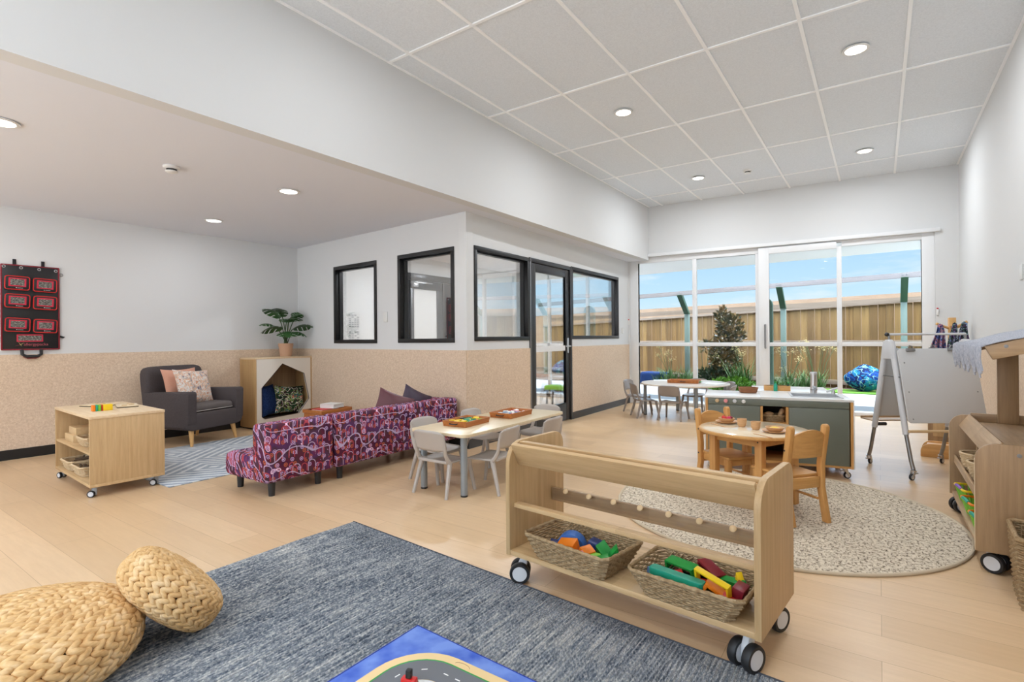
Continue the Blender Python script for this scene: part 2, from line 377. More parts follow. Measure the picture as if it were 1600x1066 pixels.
# ------------------------------------------------------------------ mesh builder
class MB:
    def __init__(s): s.v = []; s.f = []; s.m = []; s.sm = []
    def add(s, vs, fs, mi=0, smooth=False, M=None):
        o = len(s.v)
        s.v += [tuple(M @ Vector(p)) if M is not None else tuple(p) for p in vs]
        s.f += [tuple(i + o for i in f) for f in fs]; s.m += [mi] * len(fs); s.sm += [smooth] * len(fs); return s
    def bm(s, b, mi=0, smooth=False, M=None):
        b.verts.ensure_lookup_table(); b.verts.index_update()
        s.add([v.co.copy() for v in b.verts], [[v.index for v in f.verts] for f in b.faces], mi, smooth, M); b.free(); return s
    def box(s, x0, x1, y0, y1, z0, z1, bev=0.0, mi=0, M=None, seg=2):
        vs = [(x, y, z) for x in (x0, x1) for y in (y0, y1) for z in (z0, z1)]
        fs = [(0, 1, 3, 2), (4, 6, 7, 5), (0, 4, 5, 1), (2, 3, 7, 6), (0, 2, 6, 4), (1, 5, 7, 3)]
        if bev <= 0: return s.add(vs, fs, mi, False, M)
        b = bmesh.new(); bv = [b.verts.new(p) for p in vs]
        for f in fs: b.faces.new([bv[i] for i in f])
        bmesh.ops.bevel(b, geom=list(b.edges), offset=bev, segments=seg, profile=0.5, affect='EDGES', clamp_overlap=True)
        return s.bm(b, mi, True, M)
    def cyl(s, p0, p1, r0, r1=None, n=16, mi=0, cap=True, smooth=True, M=None):
        r1 = r0 if r1 is None else r1; p0, p1 = Vector(p0), Vector(p1); d = (p1 - p0).normalized()
        a = d.orthogonal().normalized(); b = d.cross(a)
        vs = []
        for p, r in ((p0, r0), (p1, r1)):
            for i in range(n):
                t_ = 2 * math.pi * i / n; vs.append(p + (a * math.cos(t_) + b * math.sin(t_)) * r)
        s.add(vs, [(i, (i + 1) % n, n + (i + 1) % n, n + i) for i in range(n)], mi, smooth, M)
        if cap: s.add(vs, [tuple(range(n))[::-1], tuple(range(n, 2 * n))], mi, False, M)
        return s
    def lathe(s, prof, n=24, c=(0, 0, 0), mi=0, smooth=True, M=None, sx=1.0, sy=1.0, caps=True):
        vs = []; fs = []
        for r, z in prof:
            for i in range(n):
                t_ = 2 * math.pi * i / n; vs.append((c[0] + r * sx * math.cos(t_), c[1] + r * sy * math.sin(t_), c[2] + z))
        for k in range(len(prof) - 1):
            for i in range(n):
                j = (i + 1) % n; fs.append((k * n + i, k * n + j, (k + 1) * n + j, (k + 1) * n + i))
        s.add(vs, fs, mi, smooth, M)
        if caps and prof[0][0] > 1e-5: s.add(vs[:n], [tuple(range(n))[::-1]], mi, False, M)
        if caps and prof[-1][0] > 1e-5: s.add(vs[-n:], [tuple(range(n))], mi, False, M)
        return s
    def tube(s, pts, r, n=8, mi=0, closed=False, M=None, taper=None):
        pts = [Vector(p) for p in pts]; N = len(pts); vs = []; prev = None
        for i, p in enumerate(pts):
            if closed: d = pts[(i + 1) % N] - pts[i - 1]
            else: d = pts[min(i + 1, N - 1)] - pts[max(i - 1, 0)]
            d = d.normalized() if d.length > 1e-9 else Vector((0, 0, 1))
            if prev is None: a = d.orthogonal().normalized()
            else:
                a = prev - d * prev.dot(d); a = a.normalized() if a.length > 1e-6 else d.orthogonal().normalized()
            prev = a; b = d.cross(a); rr = r if taper is None else r * taper[i]
            for k in range(n):
                t_ = 2 * math.pi * k / n; vs.append(p + (a * math.cos(t_) + b * math.sin(t_)) * rr)
        fs = []
        for i in range(N if closed else N - 1):
            j = (i + 1) % N
            for k in range(n):
                l = (k + 1) % n; fs.append((i * n + k, i * n + l, j * n + l, j * n + k))
        s.add(vs, fs, mi, True, M)
        if not closed: s.add(vs[:n], [tuple(range(n))[::-1]], mi, False, M); s.add(vs[-n:], [tuple(range(n))], mi, False, M)
        return s
    def prism(s, poly, d0, d1, plane='XY', bev=0.0, mi=0, M=None, smooth=False):
        """extrude a 2-d outline along the plane's normal from d0 to d1"""
        def P(a, b, d): return {'XY': (a, b, d), 'XZ': (a, d, b), 'YZ': (d, a, b)}[plane]
        n = len(poly); vs = [P(a, b, d0) for a, b in poly] + [P(a, b, d1) for a, b in poly]
        fs = [tuple(range(n))[::-1], tuple(range(n, 2 * n))] + [(i, (i + 1) % n, n + (i + 1) % n, n + i) for i in range(n)]
        b = bmesh.new(); bv = [b.verts.new(p) for p in vs]
        for f in fs: b.faces.new([bv[i] for i in f])
        bmesh.ops.recalc_face_normals(b, faces=list(b.faces))
        if bev > 0: bmesh.ops.bevel(b, geom=list(b.edges), offset=bev, segments=2, profile=0.5, affect='EDGES', clamp_overlap=True)
        return s.bm(b, mi, smooth or bev > 0, M)
    def ball(s, c, rx, ry=None, rz=None, n=12, m_=8, mi=0, M=None):
        ry = rx if ry is None else ry; rz = rx if rz is None else rz
        prof = [(math.sin(math.pi * k / m_), -math.cos(math.pi * k / m_)) for k in range(m_ + 1)]
        vs = []; fs = []
        for r, z in prof:
            for i in range(n):
                t_ = 2 * math.pi * i / n; vs.append((c[0] + rx * r * math.cos(t_), c[1] + ry * r * math.sin(t_), c[2] + rz * z))
        for k in range(m_):
            for i in range(n):
                j = (i + 1) % n; fs.append((k * n + i, k * n + j, (k + 1) * n + j, (k + 1) * n + i))
        return s.add(vs, fs, mi, True, M)
    def build(s, name, mats, parent=None, loc=None, rz=None, sub=0):
        me = bpy.data.meshes.new(name); me.from_pydata(s.v, [], s.f); me.update()
        if isinstance(mats, str): mats = [mats]
        for x in mats: me.materials.append(MATS[x])
        me.polygons.foreach_set('material_index', s.m); me.polygons.foreach_set('use_smooth', s.sm)
        if any(s.sm):
            b = bmesh.new(); b.from_mesh(me); bmesh.ops.remove_doubles(b, verts=b.verts, dist=1e-5); bmesh.ops.recalc_face_normals(b, faces=b.faces)
            b.to_mesh(me); b.free()
            me.set_sharp_from_angle(angle=R(42))
        o = bpy.data.objects.new(name, me); C.objects.link(o)
        if parent is not None: o.parent = parent
        if loc is not None: o.location = loc
        if rz is not None: o.rotation_euler = (0, 0, rz)
        if sub:
            md = o.modifiers.new('Subdivision', 'SUBSURF'); md.levels = sub; md.render_levels = sub
        return o

def tag(o, label=None, cat=None, group=None, kind=None):
    if label: o['label'] = label
    if cat: o['category'] = cat
    if group: o['group'] = group
    if kind: o['kind'] = kind
    return o
def thing(name, label, cat, loc=(0, 0, 0), rz=0.0, group=None):
    o = bpy.data.objects.new(name, None); C.objects.link(o); o.location = loc; o.rotation_euler = (0, 0, rz)
    o.empty_display_size = 0.05
    return tag(o, label, cat, group)
KIDS = {}
def kids(o): return [c for c in bpy.data.objects if c.parent == o]
def copy_tree(o, loc=None, rz=None, label=None, group=None, parent=None):
    c = o.copy(); C.objects.link(c)
    if parent is not None: c.parent = parent
    if loc is not None: c.location = loc
    if rz is not None: c.rotation_euler = (0, 0, rz)
    if label: c['label'] = label
    if group: c['group'] = group
    for ch in kids(o): copy_tree(ch, parent=c)
    return c
def swap_mat(o, a, b):
    for ch in [o] + kids(o):
        if ch.type == 'MESH' and MATS[a].name in [x.name for x in ch.data.materials]:
            ch.data = ch.data.copy()
            for i, x in enumerate(ch.data.materials):
                if x == MATS[a]: ch.data.materials[i] = MATS[b]

def rrect(w, d, r, n=6, cx=0.0, cy=0.0):
    pts = []
    for sx, sy, a0 in ((1, 1, 0), (-1, 1, 90), (-1, -1, 180), (1, -1, 270)):
        for k in range(n + 1):
            a = R(a0 + 90 * k / n); pts.append((cx + sx * (w / 2 - r) + r * math.cos(a), cy + sy * (d / 2 - r) + r * math.sin(a)))
    return pts

# ------------------------------------------------------------------ room shell
CEIL, LOW = 3.249, 2.372
DADO = 0.984
def quad_frame(a, b):
    """matrix: local X runs from a to b (ground points), Y is the left normal, Z up"""
    a = Vector((a[0], a[1], 0)); b = Vector((b[0], b[1], 0)); x = (b - a).normalized(); y = Vector((-x.y, x.x, 0))
    M = Matrix(((x.x, y.x, 0, a.x), (x.y, y.y, 0, a.y), (0, 0, 1, 0), (0, 0, 0, 1))); return M, (b - a).length
def wall(name, a, b, z1, holes=(), thick=0.1, side=1, m='white_wall', z0=0.0):
    """wall from a to b with rectangular holes (u0,u1,z0,z1); thickness goes to the +side normal"""
    M, L = quad_frame(a, b); mb = MB()
    us = sorted({0.0, L, *[h[0] for h in holes], *[h[1] for h in holes]}); zs = sorted({z0, z1, *[h[2] for h in holes], *[h[3] for h in holes]})
    y0, y1 = (0, thick) if side > 0 else (-thick, 0)
    for i in range(len(us) - 1):
        zz = None
        for k in range(len(zs) - 1):
            uc, zc = (us[i] + us[i + 1]) / 2, (zs[k] + zs[k + 1]) / 2
            solid = not any(h[0] < uc < h[1] and h[2] < zc < h[3] for h in holes)
            if solid: zz = [zs[k], zs[k + 1]] if zz is None else [zz[0], zs[k + 1]]
            if (not solid or k == len(zs) - 2) and zz:
                mb.box(us[i], us[i + 1], y0, y1, zz[0], zz[1]); zz = None
    o = mb.build(name, m); o.matrix_world = M; return tag(o, kind='structure')
def structure(mb, name, m, M=None, parent=None):
    o = mb.build(name, m, parent)
    if M is not None: o.matrix_world = M
    if parent is None: tag(o, kind='structure')
    return o

LWx = lambda y: -6.642 + 0.0232 * (y - 3.225)
K_LB = (-6.618, 4.274)      # left wall / back wall corner
K_BD = (-3.371, 4.035)      # back wall / partition corner
K_DW = (-3.462, 8.375)      # partition / window wall corner
K_WR = (0.831, 8.637)       # window wall / right wall corner
YR = -3.2                    # rear wall

structure(MB().box(-7.2, 1.0, YR - 0.1, 8.72, -0.06, 0.0), 'floor', 'vinyl_floor')
# left wall, pinboard dado and baseboard
a, b = (LWx(YR), YR), K_LB
wall('wall_left', a, b, 2.5, side=1)
M, L = quad_frame(a, b)
structure(MB().box(0, L, -0.012, 0, 0.094, DADO), 'trim_1', 'pinboard', M)
structure(MB().box(0, L, -0.018, 0, 0, 0.094), 'baseboard_left', 'black_baseboard', M)
# back wall with two internal windows; u measured from the left corner
def u_on(a, b, p): 
    d = Vector((b[0] - a[0], b[1] - a[1])); return (Vector((p[0] - a[0], p[1] - a[1]))).dot(d) / d.length
a, b = K_LB, K_BD
w1 = (u_on(a, b, (-5.715, 4.2)), u_on(a, b, (-4.825, 4.14)), 1.055, 2.03)
w2 = (u_on(a, b, (-4.435, 4.11)), u_on(a, b, (-3.54, 4.05)), 1.06, 2.042)
wall('wall_back', a, b, 2.5, [w1, w2], side=1)
M, L = quad_frame(a, b)
structure(MB().box(0, L, -0.012, 0, 0.094, DADO), 'trim_2', 'pinboard', M)
structure(MB().box(0, L, -0.018, 0, 0, 0.094), 'baseboard_back', 'black_baseboard', M)
def framed(name, M, rect, fm, gm, fw=0.045, y0=-0.012, y1=0.10, yg=0.07, fwr=None):
    u0, u1, z0, z1 = rect; f = MB()
    f.box(u0, u1, y0, y1, z0, z0 + fw, 0.003); f.box(u0, u1, y0, y1, z1 - fw, z1, 0.003)
    f.box(u0, u0 + fw, y0, y1, z0 + fw, z1 - fw, 0.003); f.box(u1 - fw, u1, y0, y1, z0 + fw, z1 - fw, 0.003)
    # inner step of the frame
    f.box(u0 + fw, u0 + fw + 0.014, yg - 0.03, yg + 0.02, z0 + fw, z1 - fw); f.box(u1 - fw - 0.014, u1 - fw, yg - 0.03, yg + 0.02, z0 + fw, z1 - fw)
    f.box(u0 + fw + 0.014, u1 - fw - 0.014, yg - 0.03, yg + 0.02, z1 - fw - 0.014, z1 - fw)
    o = structure(f, name, fm, M)
    g = MB().box(u0 + fw, u1 - fw, yg - 0.003, yg + 0.003, z0 + fw, z1 - fw).build('pane', gm, o)
    return o
framed('window_1', M, w1, 'black_metal', 'partition_glass')
framed('window_2', M, w2, 'black_metal', 'partition_glass')
# light switch on the back wall
sw = MB().box(-0.035, 0.035, -0.01, 0, -0.058, 0.058, 0.003).build('light_switch', 'white_plastic')
sw.matrix_world = M @ Matrix.Translation((u_on(a, b, (-4.66, 4.13)), -0.001, 1.36)); tag(sw, 'tall white wall switch plate between the two small black windows', 'switch')

# partition wall with side windows and the black glazed door (u from near corner, room is on the right = -Y side)
a, b = K_BD, K_DW
M, L = quad_frame(a, b)
uD = lambda y: u_on(a, b, (-3.41, y))
w3 = (uD(4.155), uD(5.215), 1.075, 2.052)
w4 = (uD(6.29), uD(7.94), 1.085, 2.07)
dr = (uD(5.215), uD(6.29), 0.0, 2.06)
wall('wall_partition', a, b, 2.5, [w3, w4, dr], side=1)
structure(MB().box(0, w3[1], -0.012, 0, 0.094, DADO).box(dr[1], L, -0.012, 0, 0.094, DADO), 'trim_3', 'pinboard', M)
structure(MB().box(0, dr[0], -0.018, 0, 0, 0.094).box(dr[1], L, -0.018, 0, 0, 0.094), 'baseboard_partition', 'grey_baseboard', M)
framed('window_3', M, w3, 'black_metal', 'partition_glass')
framed('window_4', M, w4, 'grey_metal_frame', 'partition_glass')
# door frame + leaf
u0, u1, _, z1 = dr
f = MB(); f.box(u0, u0 + 0.05, -0.015, 0.1, 0, z1, 0.003); f.box(u1 - 0.05, u1, -0.015, 0.1, 0, z1, 0.003); f.box(u0 + 0.05, u1 - 0.05, -0.015, 0.1, z1 - 0.05, z1, 0.003)
door = structure(f, 'door_1', 'grey_metal_frame', M)
lf = MB(); A, B = u0 + 0.055, u1 - 0.055
lf.box(A, A + 0.10, 0.0, 0.045, 0.01, z1 - 0.055, 0.004); lf.box(B - 0.10, B, 0.0, 0.045, 0.01, z1 - 0.055, 0.004)
lf.box(A + 0.1, B - 0.1, 0.0, 0.045, z1 - 0.155, z1 - 0.055, 0.004); lf.box(A + 0.1, B - 0.1, 0.0, 0.045, 0.01, 0.24, 0.004)
lf.build('door_leaf', 'grey_metal_frame', door)
MB().box(A + 0.1, B - 0.1, 0.018, 0.026, 0.24, z1 - 0.155).build('pane', 'partition_glass', door)
MB().box(A + 0.1, B - 0.1, 0.010, 0.016, 0.93, 1.0).build('visibility_strip', 'white_frame', door)
MB().box(u0 + 0.003, u0 + 0.012, -0.017, -0.012, 0.0, z1 - 0.05).build('edge_seal', 'steel', door)
h = MB().box(B - 0.075, B - 0.035, -0.012, 0, 0.90, 1.10, 0.006).build('lock_plate', 'steel', door)
MB().tube([(B - 0.055, -0.012, 0.99), (B - 0.055, -0.05, 0.99), (B - 0.07, -0.056, 0.99), (B - 0.19, -0.056, 0.99)], 0.009, 10).build('handle', 'steel', h)
# small switch plate near the window wall, and a tile switch
sw = MB().box(-0.035, 0.035, -0.01, 0, -0.045, 0.045, 0.003).build('light_switch', 'white_plastic')
sw.matrix_world = M @ Matrix.Translation((uD(8.12), -0.001, 1.21)); tag(sw, 'small white switch plate right of the long grey-framed partition window', 'switch')

# window wall: big opening with fixed lights and a sliding door
a, b = K_DW, K_WR
M, L = quad_frame(a, b)
uW = lambda x: u_on(a, b, (x, 8.5))
hole = (0.03, uW(0.60), 0.0, 2.42)
wall('wall_window', a, b, 3.35, [hole], side=1, thick=0.14)
MW = M
def frame_bars(name, bars, y0, y1, m='white_frame', parent=None):
    f = MB()
    for (p, q, r_, s_) in bars: f.box(p, q, y0, y1, r_, s_, 0.003)
    return structure(f, name, m, MW if parent is None else None, parent)
uc = [hole[0], uW(-3.30), uW(-2.425), uW(-2.362), uW(-1.46), uW(-1.32), uW(-0.475), uW(-0.415), uW(0.465), hole[1]]
top = 2.42
fr = frame_bars('window_5', [(hole[0], uc[1], 0, top), (uc[1], uc[4], 2.33, top), (uc[2], uc[3], 0.03, 2.33), (uc[4] - 0.05, uc[4], 0, 2.33), (uc[1], uc[2], 0.955, 1.01), (uc[3], uc[4] - 0.05, 0.955, 1.01), (uc[1], uc[4] - 0.05, 0, 0.05)], 0.02, 0.09)
for p, q in ((uc[1], uc[2]), (uc[3], uc[4] - 0.05)):
    MB().box(p, q, 0.05, 0.056, 0.05, 0.955).box(p, q, 0.05, 0.056, 1.01, 2.33).build('pane', 'glass', fr)
fr2 = frame_bars('window_6', [(uc[6], uc[7], 0.03, 2.34), (uc[8], hole[1], 0, top), (uc[4], uc[8], 2.40, top), (uc[7], uc[8], 2.34, 2.40), (uc[7], uc[8], 0.955, 1.01), (uc[7], uc[8], 0, 0.05)], 0.02, 0.09)
MB().box(uc[7], uc[8], 0.05, 0.056, 0.05, 0.955).box(uc[7], uc[8], 0.05, 0.056, 1.01, 2.34).build('pane', 'glass', fr2)
sl = frame_bars('door_2', [(uc[4], uc[5], 0.01, 2.40), (uc[5], uc[6], 2.31, 2.40), (uc[5], uc[6], 0.955, 1.01), (uc[5], uc[6], 0.01, 0.09)], -0.03, 0.015)
MB().box(uc[5], uc[6], -0.01, -0.004, 0.09, 0.955).box(uc[5], uc[6], -0.01, -0.004, 1.01, 2.31).build('pane', 'glass', sl)
h = MB(); hx = uc[4] + 0.085
h.tube([(hx, -0.03, 1.27), (hx, -0.07, 1.27), (hx, -0.07, 0.93), (hx, -0.03, 0.93)], 0.012, 8).build('pull_handle', 'brushed_steel', sl)
structure(MB().box(-0.02, hole[1] + 0.05, -0.05, 0.0, 2.42, 2.47, 0.004), 'trim_4', 'white_frame', M)
# blind chain holders at each end of the glazing
for uu, zz, lb in ((hole[1] + 0.02, 1.40, 'small white blind chain holder with red tip right of the glazing'), (hole[0] - 0.02, 1.36, 'small white blind chain holder beside the left end of the glazing')):
    t_ = thing('blind_chain_holder', lb, 'blind holder'); t_.matrix_world = M @ Matrix.Translation((uu, -0.001, zz))
    MB().box(-0.011, 0.011, -0.02, 0, -0.05, 0.03, 0.003).build('holder_body', 'white_plastic', t_)
    MB().box(-0.009, 0.009, -0.021, -0.001, 0.031, 0.045, 0.002).build('holder_tip', 'paint_red', t_)

# right wall and rear wall (unseen rear window added to let fill light in)
wall('wall_right', (0.831, 8.8), (0.831, YR), 3.35, side=1)
M, L = quad_frame((0.831, 8.637), (0.831, YR))
structure(MB().box(0, L, -0.012, 0, 0.094, DADO), 'trim_5', 'pinboard', M)
structure(MB().box(0, L, -0.018, 0, 0, 0.094), 'baseboard_right', 'grey_baseboard', M)
rear_hole = (0.4, 6.9, 0.35, 2.3)
wall('wall_rear', (0.95, YR), (-6.95, YR), 3.35, [rear_hole], side=1)
M, L = quad_frame((0.95, YR), (-6.95, YR))
f = MB()
for p in (0.4, 2.0, 3.6, 5.2, 6.84): f.box(p, p + 0.06, 0.0, 0.08, 0.35, 2.3)
f.box(0.4, 6.9, 0.0, 0.08, 0.35, 0.41).box(0.4, 6.9, 0.0, 0.08, 2.24, 2.3)
fr3 = structure(f, 'rear_fill_window', 'white_frame', M)
MB().box(0.46, 6.84, 0.04, 0.046, 0.41, 2.24).build('pane', 'glass', fr3)

# ceilings and bulkhead
XK = -3.106
structure(MB().box(-6.95, XK - 0.001, YR - 0.1, 8.5, LOW, LOW + 0.12), 'ceiling', 'white_ceiling')
structure(MB().box(XK - 0.12, XK, YR, 8.45, LOW - 0.002, CEIL + 0.1), 'trim_6', 'white_wall')
c_o = structure(MB().box(XK, 0.95, YR - 0.1, 8.72, CEIL, CEIL + 0.1), 'ceiling_tiles', 'ceiling_tile')
g = MB()
for k in range(6):
    x = -2.877 + 0.6117 * k; g.box(x - 0.012, x + 0.012, YR, 8.64, CEIL - 0.009, CEIL - 0.0005)
y = 2.802 - 1.256 * 4
while y < 8.3:
    g.box(XK, 0.831, y - 0.012, y + 0.012, CEIL - 0.0088, CEIL - 0.0005); y += 1.2545
g.box(XK, XK + 0.02, YR, 8.4, CEIL - 0.008, CEIL - 0.0005); g.box(0.811, 0.831, YR, 8.63, CEIL - 0.008, CEIL - 0.0005)
g.build('ceiling_grid', 'ceiling_bar', c_o)

# ------------------------------------------------------------------ downlights and detectors
def make_downlight(label, x, y, z, w, group):
    t_ = thing('downlight', label, 'ceiling light', (x, y, z - 0.0015 if z < 3 else z - 0.007), 0, group)
    MB().lathe([(0.078, 0), (0.088, -0.003), (0.088, -0.008), (0.070, -0.010), (0.068, -0.004)], 28).build('rim', 'white_plastic', t_)
    MB().lathe([(0.001, -0.0062), (0.069, -0.0062), (0.069, -0.0045), (0.001, -0.0045)], 28).build('diffuser', 'lamp_glow', t_)
    ld = bpy.data.lights.new('downlight_lamp', 'AREA'); ld.shape = 'DISK'; ld.size = 0.14; ld.energy = w; ld.color = (0.90, 0.94, 1.0) if z < 3 else (0.89, 0.94, 1.0)
    lo = bpy.data.objects.new('lamp', ld); C.objects.link(lo); lo.parent = t_; lo.location = (0, 0, -0.013)
    return t_
lowg, highg = 'downlights in the lower ceiling', 'downlights in the tiled ceiling'
for x, y, lb in ((-4.108, 2.577, 'round recessed downlight in the lower ceiling above the patterned sofa'), (-5.738, 2.739, 'round recessed downlight in the lower ceiling nearest the armchair corner'),
                 (-4.128, 0.791, 'round recessed downlight in the lower ceiling at the left picture edge')):
    make_downlight(lb, x, y, LOW, LOW_LIGHT_W, lowg)
for x, y, lb in ((-5.75, 0.85, 'left of the picture edge'), (-4.12, -1.1, 'behind the camera, nearer the bulkhead'), (-5.75, -1.1, 'behind the camera, by the left wall')): make_downlight('round downlight in the lower ceiling ' + lb, x, y, LOW, LOW_LIGHT_W, lowg)
for x, y, lb in ((-1.978, 4.705, 'round downlight in the tiled ceiling above the far side of the wooden table'), (-1.982, 7.238, 'round downlight in the tiled ceiling above the far round table'),
                 (-0.13, 4.697, 'largest round downlight in the tiled ceiling above the play kitchen'), (-0.124, 7.336, 'round downlight in the tiled ceiling nearest the window wall on the right')):
    make_downlight(lb, x, y, CEIL, HIGH_LIGHT_W * (2.1 if y > 6 else 1.5), highg)
for x in (-1.98, -0.13):
    for y in (2.17, -0.36, -2.2): make_downlight('round downlight in the tiled ceiling, %s side, %s' % ('bulkhead' if x < -1 else 'right wall', 'just out of frame overhead' if y > 1 else ('beside the camera' if y > -1 else 'near the added rear window')), x, y, CEIL, HIGH_LIGHT_W, highg)
def detector(label, x, y, z):
    t_ = thing('smoke_detector', label, 'smoke detector', (x, y, z))
    MB().lathe([(0.055, 0.0), (0.055, -0.012), (0.048, -0.018), (0.040, -0.020)], 24).build('base', 'white_plastic', t_)
    MB().lathe([(0.034, -0.0205), (0.034, -0.034)], 24).build('vent_ring', 'dark_plastic', t_)
    MB().lathe([(0.041, -0.0345), (0.041, -0.040), (0.03, -0.046), (0.001, -0.048)], 24).build('cap', 'white_plastic', t_)
detector('white smoke detector on the lower ceiling above the left shelf', -4.212, 1.717, LOW - 0.001)
detector('white smoke detector on the tiled ceiling near the window wall', -1.38, 7.314, CEIL - 0.001)

# ------------------------------------------------------------------ room behind the partition
structure(MB().box(-6.0, -5.9, 4.36, 9.3, 0, LOW), 'wall_inner', 'white_wall')
f = MB(); f.box(-5.9, -5.87, 5.55, 5.66, 0, 2.12, 0.003).box(-5.9, -5.87, 6.80, 6.91, 0, 2.12, 0.003).box(-5.9, -5.87, 5.66, 6.80, 2.02, 2.12, 0.003)
d3 = structure(f, 'door_3', 'grey_metal_frame')
lf = MB().box(-5.895, -5.86, 5.68, 6.40, 1.88, 2.01, 0.003).box(-5.895, -5.86, 5.68, 5.76, 0.01, 1.88, 0.003).box(-5.895, -5.86, 6.28, 6.40, 0.01, 1.88, 0.003).box(-5.895, -5.86, 5.76, 6.28, 0.01, 0.25, 0.003)
lf.build('door_leaf', 'grey_metal_frame', d3)
MB().box(-5.895, -5.865, 6.42, 6.78, 0.01, 2.01, 0.003).build('side_panel', 'black_metal', d3)
MB().box(-5.885, -5.88, 5.76, 6.28, 0.25, 1.88).build('pane', 'paper', d3)
MB().box(-5.86, -5.80, 5.70, 5.80, 1.90, 1.96, 0.005).box(-5.81, -5.79, 5.72, 6.1, 1.965, 1.98, 0.002).build('door_closer', 'steel', d3)
f = MB(); f.box(-5.9, -5.875, 5.02, 5.06, 0.9, 2.05).box(-5.9, -5.875, 5.06, 5.34, 2.01, 2.05).box(-5.9, -5.875, 5.34, 5.38, 0.9, 2.05).box(-5.9, -5.875, 5.06, 5.34, 0.9, 0.94)
structure(f, 'window_8', 'grey_metal_frame')
MB().box(-5.893, -5.888, 5.06, 5.34, 0.94, 2.01).build('pane', 'pinboard', bpy.data.objects['window_8'])
for k, (zz) in enumerate((1.36, 1.13)):
    t_ = thing('notice_sheet', ('grey printed notice sheet seen through the left black window, upper one', 'grey printed notice sheet seen through the left black window, lower one')[k], 'notice', (-5.898, 4.66, zz), 0, 'notices on the inner room wall')
    MB().box(0.0, 0.002, -0.10, 0.10, -0.10, 0.10).build('sheet', 'paper', t_)
    mk = MB()
    for r_ in range(7):
        for c_ in range(4):
            if random.random() < 0.75: mk.box(0.0022, 0.0028, -0.09 + 0.045 * c_, -0.055 + 0.045 * c_, -0.088 + 0.026 * r_, -0.075 + 0.026 * r_)
    mk.build('print', 'ink', t_)
# far end of the inner room: bright glazed wall
f = MB()
for p in (-5.9, -5.1, -4.3, -3.58): f.box(p, p + 0.05, 8.46, 8.52, 0, 2.3)
f.box(-5.9, -3.5, 8.46, 8.52, 2.2, 2.372).box(-5.9, -3.5, 8.46, 8.52, 0.95, 1.0).box(-5.9, -3.5, 8.46, 8.52, 0, 0.06)
w9 = structure(f, 'window_9', 'white_frame'); MB().box(-5.9, -3.5, 8.49, 8.494, 0.06, 2.2).build('pane', 'glass', w9)
for x, y in ((-4.6, 6.0), (-4.4, 7.3)):
    t_ = thing('ceiling_vent', ('grey ceiling vent seen through the partition glass, nearer one', 'grey ceiling vent seen through the partition glass, farther one')[0 if y < 7 else 1], 'vent', (x, y, LOW))
    MB().box(-0.14, 0.14, -0.14, 0.14, -0.012, -0.001, 0.003).build('vent_frame', 'white_plastic', t_)
    s_ = MB()
    for q in range(6): s_.box(-0.12, 0.12, -0.115 + q * 0.04, -0.09 + q * 0.04, -0.016, -0.0125)
    s_.build('slats', 'grey_plastic', t_)
for x, y in ((-4.7, 5.0), (-4.7, 6.7)): make_downlight('round recessed downlight in the room behind the partition, %s' % ('nearer one' if y < 6 else 'farther one'), x, y, LOW, 42.0, 'downlights behind the partition')
t_ = thing('lime_changing_stool', 'lime green topped black folding stool behind the glazed black door', 'stool', (-4.05, 7.05, 0), R(5))
MB().box(-0.2, 0.2, -0.13, 0.13, 0.30, 0.37, 0.02).build('seat', 'lime_vinyl' if 'lime_vinyl' in MATS else 'paint_lime', t_)
MB().box(-0.2, 0.2, -0.13, 0.13, 0.285, 0.30).build('seat_frame', 'paint_black', t_)
for sx in (-1, 1):
    for sy in (-1, 1): MB().cyl((sx * 0.15, sy * 0.1, 0.285), (sx * 0.17, sy * 0.11, 0), 0.016).build('leg', 'paint_black', t_)

# ------------------------------------------------------------------ castor builder
def castor(parent, x, y, ztop, r=0.028, w=0.022, ang=0.0, style='twin'):
    """swivel castor as a part with its wheels as sub-parts"""
    c = MB(); ca, sa = math.cos(ang), math.sin(ang)
    M = Matrix.Translation((x, y, 0)) @ Matrix.Rotation(ang, 4, 'Z')
    c.cyl((0, 0, ztop - 0.012), (0, 0, ztop), 0.02, 0.02, 16, M=M)
    if style == 'twin':
        c.prism([(-0.012, r * 0.5), (0.03, r * 0.6), (0.03, r * 1.6), (0.012, ztop - 0.012), (-0.014, ztop - 0.012)], -w * 0.35, w * 0.35, 'XZ', 0.003, M=M)
        body = 'easel_white' if r > 0.035 else 'grey_plastic'
    else:
        c.prism([(-0.012, ztop - 0.012), (0.014, ztop - 0.012), (0.03, r * 0.8), (0.018, r * 0.8)], -w * 0.8, -w * 0.6, 'XZ', 0.0, M=M)
        c.prism([(-0.012, ztop - 0.012), (0.014, ztop - 0.012), (0.03, r * 0.8), (0.018, r * 0.8)], w * 0.6, w * 0.8, 'XZ', 0.0, M=M)
        c.box(-0.035, 0.0, -0.012, 0.012, ztop - 0.03, ztop - 0.022, 0.002, M=M)
        body = 'steel'
    o = c.build('castor', body, parent)
    for sgn in ((-1, 1) if style == 'twin' else (0,)):
        wh = MB(); yc = sgn * w * 0.8; hw = w * 0.42 if sgn else w * 0.45
        Mw = M @ Matrix.Translation((0.018, yc, r)) @ Matrix.Rotation(R(90), 4, 'X')
        wh.lathe([(r * 0.72, -hw), (r * 0.94, -hw), (r, -hw * 0.6), (r, hw * 0.6), (r * 0.94, hw), (r * 0.72, hw)], 24, M=Mw, caps=False)
        wh.build('tyre', 'black_rubber', o)
        hb = MB().lathe([(0.001, -hw * 0.9), (r * 0.70, -hw * 0.95), (r * 0.72, -hw * 0.5), (r * 0.72, hw * 0.5), (r * 0.70, hw * 0.95), (0.001, hw * 0.9)], 24, M=Mw)
        hb.build('hub', 'easel_white', o)
    return o

